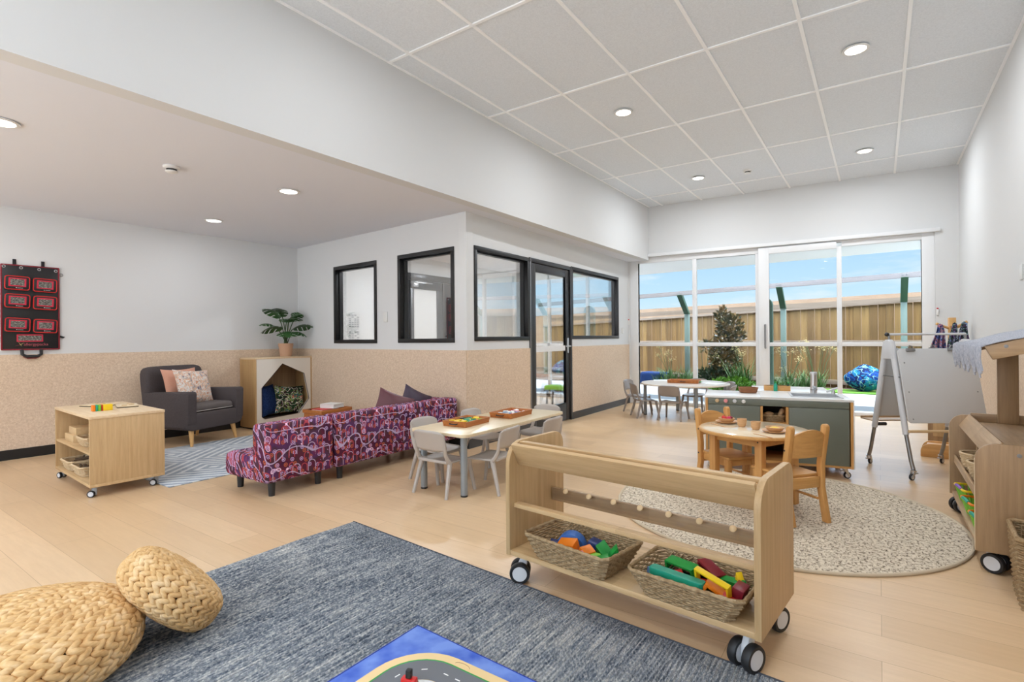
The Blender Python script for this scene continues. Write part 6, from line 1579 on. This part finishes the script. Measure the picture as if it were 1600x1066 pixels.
def crate_basket(lb, x, y, c1):
    t_ = thing('slatted_basket', lb, 'basket', (x, y, 0.1205), R(8), 'bright slatted baskets low in the stall')
    b = MB()
    for sx, sy, n in ((1, 0, 7), (-1, 0, 7), (0, 1, 7), (0, -1, 7)):
        for k in range(n):
            u = -0.075 + 0.15 * k / (n - 1)
            lo = (sx * 0.07, sy * 0.07, 0.0); hi = (sx * 0.09, sy * 0.09, 0.085)
            if sx: b.cyl((lo[0], u * 0.9, 0.003), (hi[0], u * 1.15, 0.085), 0.0055, n=6)
            else: b.cyl((u * 0.9, lo[1], 0.003), (u * 1.15, hi[1], 0.085), 0.0055, n=6)
    b.build('slats', 'paint_lime', t_)
    MB().box(-0.072, 0.072, -0.072, 0.072, 0.0, 0.005).build('floor', 'paint_green', t_)
    rm = [(x_, y_, 0.088) for x_, y_ in rrect(0.19, 0.19, 0.02, 3)]
    MB().tube(rm, 0.007, 7, closed=True).build('rim', c1, t_)
    MB().tube([(-0.095, -0.05, 0.090), (-0.1, 0.0, 0.097), (-0.095, 0.05, 0.090)], 0.009, 8).build('handle', 'paint_purple' if c1 == 'paint_yellow' else 'paint_teal', t_)
crate_basket('lime slatted basket with yellow rim and purple grip low in the stall, farther', 0.47, 4.02, 'paint_yellow')
crate_basket('lime slatted basket with orange rim low in the stall, nearer', 0.47, 3.72, 'paint_orange')
crate_basket('lime slatted basket low in the stall behind the near end panel', 0.47, 3.42, 'paint_orange')

# tall seagrass basket at the right edge
woven_basket('storage_basket', 'tall open seagrass storage basket at the right edge in front of the stall', 0.30, 0.30, 0.285, (0.60, 2.975, 0), R(-3), 0.12, rows=30, r=0.0052, stake=0.024, rim=1.8)
tag(MB().ball((0, 0, 0), 0.09, 0.08, 0.07).build('cloth_bundle', 'dark_navy', None, (0.62, 2.98, 0.16)), 'dark cloth bundle inside the tall seagrass basket', 'cloth')

# ------------------------------------------------------------------ coat stand with dress-up scarves
t_ = thing('coat_stand', 'small wooden coat stand beyond the easel near the right corner', 'coat stand', (0.66, 7.55, 0), R(10))
MB().box(-0.032, 0.032, -0.025, 0.025, 0.02, 1.29, 0.004).build('post', 'beech_leg', t_)
MB().box(-0.13, 0.13, -0.03, 0.03, 0.0, 0.035, 0.005).box(-0.03, 0.03, -0.13, 0.13, 0.0, 0.035, 0.005).build('foot', 'beech_leg', t_)
for dx, dy, dz in ((-0.15, -0.05, 0.055), (0.12, -0.05, 0.075), (0.15, 0.10, 0.05), (-0.04, -0.13, 0.04)):
    MB().cyl((dx * 0.15, dy * 0.15, 1.17), (dx, dy, 1.17 + dz), 0.014, n=10).build('peg', 'beech_leg', t_)
def scarf(lb, m_, x, y, ztop, w, h, seed):
    rnd = random.Random(seed); vs = []; nu, nv = 22, 12
    for j in range(nv + 1):
        v = j / nv; ww = w * (0.35 + 0.65 * min(1, v * 1.6)); 
        for i in range(nu + 1):
            u = -1 + 2 * i / nu
            vs.append((x + u * ww / 2 + 0.01 * math.sin(v * 6 + seed), y + 0.022 * math.sin(u * 9 + seed + v * 1.5) * min(1, v * 2 + 0.2) - 0.02, ztop - h * v - 0.02 * abs(u) * (1 - v) + 0.012 * math.sin(u * 5 + seed) * v))
    o = MB().add(vs, [(j * (nu + 1) + i, j * (nu + 1) + i + 1, (j + 1) * (nu + 1) + i + 1, (j + 1) * (nu + 1) + i) for j in range(nv) for i in range(nu)], 0, True).build('dress_up_cloth', m_)
    md = o.modifiers.new('Solidify', 'SOLIDIFY'); md.thickness = 0.006
    tag(o, lb, 'cloth', 'dress-up cloths on the coat stand')
scarf('blue printed dress-up cloth on the left peg of the coat stand', 'scarf_print', 0.545, 7.48, 1.225, 0.14, 0.42, 1)
scarf('dark blue patterned dress-up cloth on the middle peg of the coat stand', 'scarf_dark', 0.66, 7.40, 1.235, 0.11, 0.50, 2)
scarf('blue and black patterned dress-up cloth on the right peg of the coat stand', 'scarf_dark', 0.755, 7.50, 1.245, 0.12, 0.46, 3)

# ------------------------------------------------------------------ wooden pieces behind the easel
t_ = thing('rocking_board', 'curved orange wooden rocking board on the floor behind the easel', 'rocker', (0.55, 6.10, 0), R(-6))
pr = [(-0.24, 0.0), (0.24, 0.0)] + [(0.24 - 0.07 + 0.07 * math.cos(R(a_)), 0.05 + 0.07 * math.sin(R(a_))) for a_ in range(0, 91, 15)] + [(-0.24 + 0.07 + 0.07 * math.cos(R(a_)), 0.05 + 0.07 * math.sin(R(a_))) for a_ in range(90, 181, 15)]
for yy in (-0.10, 0.08): MB().prism(pr, yy, yy + 0.02, 'XZ', 0.003).build('side_rocker', 'pine_x', t_)
MB().box(-0.20, 0.20, -0.0795, 0.0795, 0.09, 0.105, 0.003).build('deck', 'dish_wood', t_)
t_ = thing('wooden_crate', 'pale plywood crate on small castors behind the easel', 'crate', (0.60, 6.62, 0), R(-4))
MB().box(-0.21, 0.21, -0.13, 0.13, 0.07, 0.32, 0.004).build('crate_body', 'oak_brown', t_); MB().box(-0.17, 0.17, -0.138, -0.1305, 0.12, 0.27, 0.002).build('front_board', 'oak_laminate', t_)
for sx in (-1, 1):
    for sy in (-1, 1): castor(t_, sx * 0.17, sy * 0.09, 0.0695, 0.022, 0.016, R(70), 'fork')

tag(MB().box(-0.008, 0.0, -0.035, 0.035, -0.055, 0.055, 0.003).build('light_switch', 'white_plastic', None, (0.830, 5.11, 1.54)), 'white switch plate on the right wall at the right picture edge', 'switch')
t_ = thing('exit_sign', 'pale green hanging exit sign blade seen through the right partition window', 'sign', (-3.95, 7.25, 2.06), R(30))
MB().box(-0.17, 0.17, -0.006, 0.006, 0.0, 0.16, 0.002).build('sign_blade', 'exit_green', t_)
MB().cyl((-0.12, 0, 0.161), (-0.12, 0, 0.311), 0.004, n=8).build('hanger', 'steel', t_); MB().cyl((0.12, 0, 0.161), (0.12, 0, 0.311), 0.004, n=8).build('hanger', 'steel', t_)

# ------------------------------------------------------------------ outdoors
structure(MB().box(-14, 9, 8.725, 9.35, -0.10, -0.02), 'ground_paving', 'concrete')
structure(MB().box(-14, 9, 9.35, 10.0, -0.10, -0.022), 'ground_paving_shadow', 'shadow_paver')  # band of shade on the paving, painted as a darker colour
structure(MB().box(-14, 9, 10.0, 12.0, -0.10, -0.02), 'ground_path', 'concrete')
structure(MB().box(-14, 9, 12.0, 24, -0.12, -0.03), 'ground_garden', 'garden_soil')
tag(MB().box(-1.2, 3.0, 12.0, 12.75, -0.03, 0.0).build('lawn', 'lawn'), kind='stuff')
structure(MB().prism([(-14, 8.4), (9, 8.85), (9, 10.0), (-14, 12.3)], 2.50, 2.62, 'XY'), 'ceiling_verandah', 'eave_white')
structure(MB().box(-14, -3.6, 8.55, 8.66, 2.372, 3.4).box(0.95, 9, 8.66, 8.8, -0.1, 3.4).box(-14, -6.0, 8.55, 8.66, 0, 2.4), 'wall_outer', 'white_wall')
# other ground around the building
structure(MB().box(-14, 9, -14, YR - 0.11, -0.12, -0.05).box(1.05, 9, YR - 0.11, 8.72, -0.12, -0.05).box(-14, -7.25, YR - 0.11, 8.72, -0.12, -0.05), 'ground_yard', 'concrete')

def fence():
    A_, B_ = Vector((-9.2, 15.05)), Vector((3.6, 12.55)); d = (B_ - A_).normalized(); L_ = (B_ - A_).length
    zf = lambda x: 1.765 + (x - 0.7) * 0.029
    M = Matrix.Translation((A_.x, A_.y, 0)) @ Matrix.Rotation(math.atan2(d.y, d.x), 4, 'Z')
    t_ = thing('timber_fence', 'tall vertical board timber fence across the back of the garden', 'fence'); t_.matrix_world = M
    b = MB(); u = 0; k = 0; rnd = random.Random(3)
    while u < L_:
        w_ = 0.145 + rnd.uniform(-0.008, 0.008); x = A_.x + d.x * u; off = 0.0 if k % 2 else 0.018
        b.box(u + 0.004, u + w_ - 0.002, off, off + 0.016, -0.03, zf(x) - 0.005, mi=k % 4); u += w_; k += 1
    b.build('boards', ['fence_wood', 'fence_wood_b', 'fence_wood_c', 'fence_wood_d'], t_)
    for z_, h_ in ((0.93, 0.07), (0.04, 0.10)):
        MB().box(0, L_, -0.045, -0.001, z_, z_ + h_, 0.003).build('rail', 'cap_wood', t_)
    cp = MB(); 
    za, zb = zf(A_.x), zf(B_.x)
    vs = [(0, -0.06, za), (L_, -0.06, zb), (L_, 0.07, zb), (0, 0.07, za), (0, -0.06, za + 0.05), (L_, -0.06, zb + 0.05), (L_, 0.07, zb + 0.05), (0, 0.07, za + 0.05)]
    cp.add(vs, [(3, 2, 1, 0), (4, 5, 6, 7), (0, 1, 5, 4), (1, 2, 6, 5), (2, 3, 7, 6), (3, 0, 4, 7)]); cp.build('capping', 'cap_wood', t_)
wood('fence_wood_b', (126, 98, 56), (94, 70, 38), 'Z', 0.35, 0.9); wood('fence_wood_c', (146, 116, 70), (110, 84, 48), 'Z', 0.35, 0.9); wood('fence_wood_d', (118, 90, 52), (88, 66, 36), 'Z', 0.35, 0.9)
fence()
# tan parapet of the neighbouring plot, seen just above the fence
b = MB(); b.add([(x, y, z) for x, y, z in ((-12, 17.2, 0), (6, 13.9, 0), (6, 14.0, 0), (-12, 17.3, 0), (-12, 17.2, 1.93), (6, 13.9, 2.12), (6, 14.0, 2.12), (-12, 17.3, 1.93))], [(0, 1, 5, 4), (1, 2, 6, 5), (2, 3, 7, 6), (3, 0, 4, 7), (4, 5, 6, 7)])
structure(b, 'wall_neighbour', 'tan_wall')

def beam(name, lb, p0, p1, h, th, m_):
    a_, b_ = Vector(p0), Vector(p1); d = (b_ - a_).normalized(); n_ = Vector((-d.y, d.x, 0)).normalized() * th / 2; up = Vector((0, 0, h / 2))
    vs = [a_ - n_ - up, b_ - n_ - up, b_ + n_ - up, a_ + n_ - up, a_ - n_ + up, b_ - n_ + up, b_ + n_ + up, a_ + n_ + up]
    o = MB().add(vs, [(3, 2, 1, 0), (4, 5, 6, 7), (0, 1, 5, 4), (1, 2, 6, 5), (2, 3, 7, 6), (3, 0, 4, 7)]).build(name, m_); return tag(o, lb, 'beam', 'pergola beams')
UX = 12.0
zu = lambda x: 2.07 + (x + 4.615) * 0.0255; zl = lambda x: 1.67 + (x + 4.8) * 0.0215
beam('pergola_beam', 'upper grey timber beam carried by the green steel arms', (-7.5, 12.0, zu(-7.5)), (4.0, 12.0, zu(4.0)), 0.095, 0.05, 'beam_wood')
beam('pergola_beam', 'lower grey timber beam along the top of the garden fence', (-7.5, 12.66, zl(-7.5)), (4.0, 12.66, zl(4.0)), 0.10, 0.05, 'cap_wood')
for k, (x, lb) in enumerate(((-3.72, 'green steel pergola post with leaning arm, leftmost in the glazing'), (-1.68, 'green steel pergola post with leaning arm behind the sliding door'), (0.39, 'green steel pergola post with leaning arm at the right of the glazing'), (2.45, 'green steel pergola post outside the picture'))):
    t_ = thing('pergola_post', lb, 'post', (x, 12.55, -0.03), 0, 'pergola posts')
    zt_ = zl(x) - 0.02
    MB().box(-0.05, 0.05, -0.05, 0.05, 0, zt_, 0.004).build('post', 'sunlit_green_steel', t_)
    MB().add([(-0.055, -0.05, zt_), (0.055, -0.05, zt_), (0.055, 0.06, zt_), (-0.055, 0.06, zt_), (-0.055, -0.60, zu(x) - 0.01), (0.055, -0.60, zu(x) - 0.01), (0.055, -0.49, zu(x) + 0.02), (-0.055, -0.49, zu(x) + 0.02)], [(3, 2, 1, 0), (4, 5, 6, 7), (0, 1, 5, 4), (1, 2, 6, 5), (2, 3, 7, 6), (3, 0, 4, 7)]).build('arm', 'green_steel', t_)
    for q in (-0.03, 0.03): MB().cyl((q, -0.575, zu(x) + 0.045), (q, -0.585, zu(x) + 0.045), 0.010, n=8).build('bolt', 'brushed_steel', t_)
# tall rounded green play panel behind the sliding door stile
pr = [(-0.125, -0.03), (0.125, -0.03)] + [(0.125 * math.cos(R(a_)), 1.70 + 0.125 * math.sin(R(a_))) for a_ in range(0, 181, 15)]
tag(MB().prism(pr, -0.05, 0.05, 'XZ', 0.008).build('rounded_bollard', 'bollard_green', None, (-1.76, 10.9, 0.0)), 'tall muted green round-topped garden panel behind the sliding door stile', 'garden post')

# bean bag and navy cushion outside
def beanbag(lb, m_, x, y, r_, h, seed):
    vs = []; n, m2 = 28, 16
    for j in range(m2 + 1):
        v = j / m2; ph = math.pi * v
        for i in range(n):
            t__ = 2 * math.pi * i / n; rr = r_ * math.sin(ph) ** 0.7 * (1.0 - 0.35 * (1 - v) ** 1.0) * (1 + 0.06 * math.sin(5 * t__ + seed + 3 * v))
            vs.append((rr * math.cos(t__) * 1.15, rr * math.sin(t__) * 0.8, h * (1 - v) ** 0.9 + 0.02 * math.sin(3 * t__ + 7 * v)))
    return tag(MB().add(vs, [(j * n + i, j * n + (i + 1) % n, (j + 1) * n + (i + 1) % n, (j + 1) * n + i) for j in range(m2) for i in range(n)], 0, True).build('bean_bag', m_, None, (x, y, -0.0)), lb, 'bean bag')
beanbag('large turquoise and blue ocean print bean bag on the lawn by the fence', 'ocean_print', -0.24, 12.45, 0.36, 0.52, 1)
tag(MB().box(-0.32, 0.32, -0.2, 0.2, 0, 0.30, 0.06, seg=3).build('outdoor_cushion', 'navy_fabric', None, (-4.35, 12.15, -0.02), R(-6)), 'flat navy outdoor cushion at the far left by the fence', 'cushion')

# plants
def blades(mb, rnd, n, r0, h0, h1, lean, w=0.012, mi=0):
    for k in range(n):
        a_ = rnd.uniform(0, 2 * math.pi); r_ = r0 * math.sqrt(rnd.random()); b0 = Vector((r_ * math.cos(a_), r_ * math.sin(a_), 0)); h = rnd.uniform(h0, h1)
        d = rnd.uniform(0, 2 * math.pi); o = Vector((math.cos(d), math.sin(d), 0)) * lean * h * rnd.uniform(0.3, 1.1); sd = Vector((-math.sin(d), math.cos(d), 0)) * w
        pts = [b0 + o * s_ ** 2 + Vector((0, 0, h * (s_ - 0.25 * s_ ** 3 * rnd.uniform(0.2, 1.4)))) for s_ in (0, 0.35, 0.7, 1.0)]
        vs = []
        for q, p_ in enumerate(pts): ww = (1, 0.9, 0.55, 0.05)[q]; vs += [p_ - sd * ww, p_ + sd * ww]
        mb.add(vs, [(0, 1, 3, 2), (2, 3, 5, 4), (4, 5, 7, 6)], mi, True)
def grass_clump(lb, x, y, seed, n=90, r0=0.16, h=(0.35, 0.75), m_='grass_blade'):
    rnd = random.Random(seed); mb = MB(); blades(mb, rnd, n, r0, h[0], h[1], 0.6)
    tag(mb.build('strappy_plant', m_, None, (x, y, -0.03)), lb, 'plant', 'green plants in the garden bed')
def flower_plant(lb, x, y, seed, ns, h=(0.75, 1.05), spread=0.35):
    rnd = random.Random(seed); t_ = thing('flowering_plant', lb, 'plant', (x, y, -0.03), 0, 'pale flowering plants in the garden bed')
    b = MB(); blades(b, rnd, 60, 0.12, 0.3, 0.6, 0.6, 0.012); b.build('foliage', 'grass_blade', t_)
    st = MB(); fl_ = MB()
    for k in range(ns):
        a_ = rnd.uniform(0, 2 * math.pi); top_ = Vector((spread * rnd.uniform(-1, 1), 0.15 * math.sin(a_), rnd.uniform(*h)))
        st.tube([(0.03 * math.cos(a_), 0.03 * math.sin(a_), 0), tuple(top_ * 0.55 + Vector((0, 0, 0.12))), tuple(top_)], 0.005, 5)
        for q in range(26):
            c = top_ + Vector((rnd.gauss(0, 0.05), rnd.gauss(0, 0.04), rnd.gauss(0, 0.035))); d = Vector((rnd.uniform(-1, 1), rnd.uniform(-1, 1), rnd.uniform(-0.3, 1))).normalized() * rnd.uniform(0.02, 0.04); e_ = d.orthogonal().normalized() * 0.006
            fl_.add([c, c + d * 0.5 + e_, c + d, c + d * 0.5 - e_], [(0, 1, 2, 3)])
    st.build('flower_stem', 'stem_green', t_); fl_.build('blossom', 'pale_flower', t_)
flower_plant('pale yellow flowering plant in front of the leftmost pergola post', -3.85, 11.75, 11, 5, (0.62, 0.95), 0.28)
flower_plant('pale yellow flowering plant between the leftmost mullion and the shrub', -3.15, 11.9, 12, 4, (0.7, 0.98), 0.3)
flower_plant('pale yellow flowering plant right of the bronze shrub', -2.35, 11.7, 13, 5, (0.75, 1.0), 0.25)
flower_plant('pale yellow flowering plant right of the rounded green panel', -1.45, 11.6, 14, 6, (0.45, 1.1), 0.28)
flower_plant('pale yellow flowering plant with a long row of heads in the sliding door', -1.0, 11.9, 15, 9, (0.86, 1.0), 0.42)
for k, (x, y, n, h, lb) in enumerate(((-4.15, 11.95, 80, (0.25, 0.5), 'strappy green clump left of the leftmost pergola post'), (-3.45, 11.7, 100, (0.3, 0.6), 'strappy green clump behind the left mullion'), (-3.05, 12.1, 90, (0.3, 0.5), 'low strappy green clump left of the bronze shrub'),
        (-2.35, 11.5, 110, (0.4, 0.85), 'tall strappy green clump right of the bronze shrub'), (-1.55, 11.3, 90, (0.25, 0.5), 'strappy green clump at the foot of the rounded green panel'), (-1.2, 11.9, 90, (0.3, 0.55), 'strappy green clump in the sliding door left part'))):
    grass_clump(lb, x, y, 20 + k, n, 0.2, h)
def shrub(lb, x, y, z, blobs, m_, leaf, n, seed, name='garden_shrub', trunk=True):
    rnd = random.Random(seed); t_ = thing(name, lb, 'shrub', (x, y, z)); b = MB()
    for cx_, cy_, cz_, rx_, rz_ in blobs:
        for k in range(int(n * rx_ * rz_ * 14)):
            v = Vector((rnd.gauss(0, 1), rnd.gauss(0, 1), rnd.gauss(0, 1))).normalized() * (rnd.uniform(0.55, 1.0)); c = Vector((cx_ + v.x * rx_, cy_ + v.y * rx_, cz_ + v.z * rz_))
            d = (v + Vector((rnd.uniform(-.6, .6), rnd.uniform(-.6, .6), rnd.uniform(-.2, 1.0)))).normalized() * leaf * rnd.uniform(0.7, 1.2); s_ = d.orthogonal().normalized(); s_ = (Matrix.Rotation(rnd.uniform(0, 6.28), 3, d.normalized()) @ s_) * leaf * 0.26
            b.add([c, c + d * 0.45 + s_, c + d, c + d * 0.45 - s_], [(0, 1, 2, 3)], 0, True)
    b.build('foliage', m_, t_)
    if trunk:
        tr = MB()
        for cx_, cy_, cz_, rx_, rz_ in blobs: tr.tube([(0, 0, 0), (cx_ * 0.4, cy_ * 0.4, cz_ * 0.5), (cx_, cy_, cz_)], 0.014, 6, taper=[1.3, 1, 0.4])
        tr.build('branches', 'bark', t_)
shrub('upright bronze and green glossy leaved shrub against the fence', -2.78, 12.1, -0.03, [(0.0, 0, 0.55, 0.30, 0.42), (0.0, 0, 1.0, 0.22, 0.35), (0.12, 0, 1.35, 0.24, 0.25), (-0.02, 0, 1.55, 0.14, 0.2), (-0.38, 0, 0.92, 0.12, 0.12), (0.25, 0, 1.1, 0.16, 0.2)], 'magnolia_leaf', 0.11, 420, 31)
shrub('bright green low leafy plant in front of the bronze shrub', -2.35, 11.35, -0.03, [(0, 0, 0.14, 0.30, 0.16), (-0.35, 0, 0.12, 0.22, 0.13)], 'bright_leaf', 0.08, 900, 32)
shrub('dark green low leafy plant under the bronze shrub', -2.95, 11.9, -0.03, [(0, 0, 0.22, 0.40, 0.24)], 'dark_leaf', 0.09, 600, 33)
shrub('bright green low leafy plant at the foot of the rounded panel', -1.75, 11.3, -0.03, [(0, 0, 0.12, 0.25, 0.14)], 'bright_leaf', 0.07, 900, 34)

for o in bpy.data.objects:
    if o.parent is not None or o.type in ('CAMERA', 'LIGHT'): continue
bpy.context.view_layer.update()
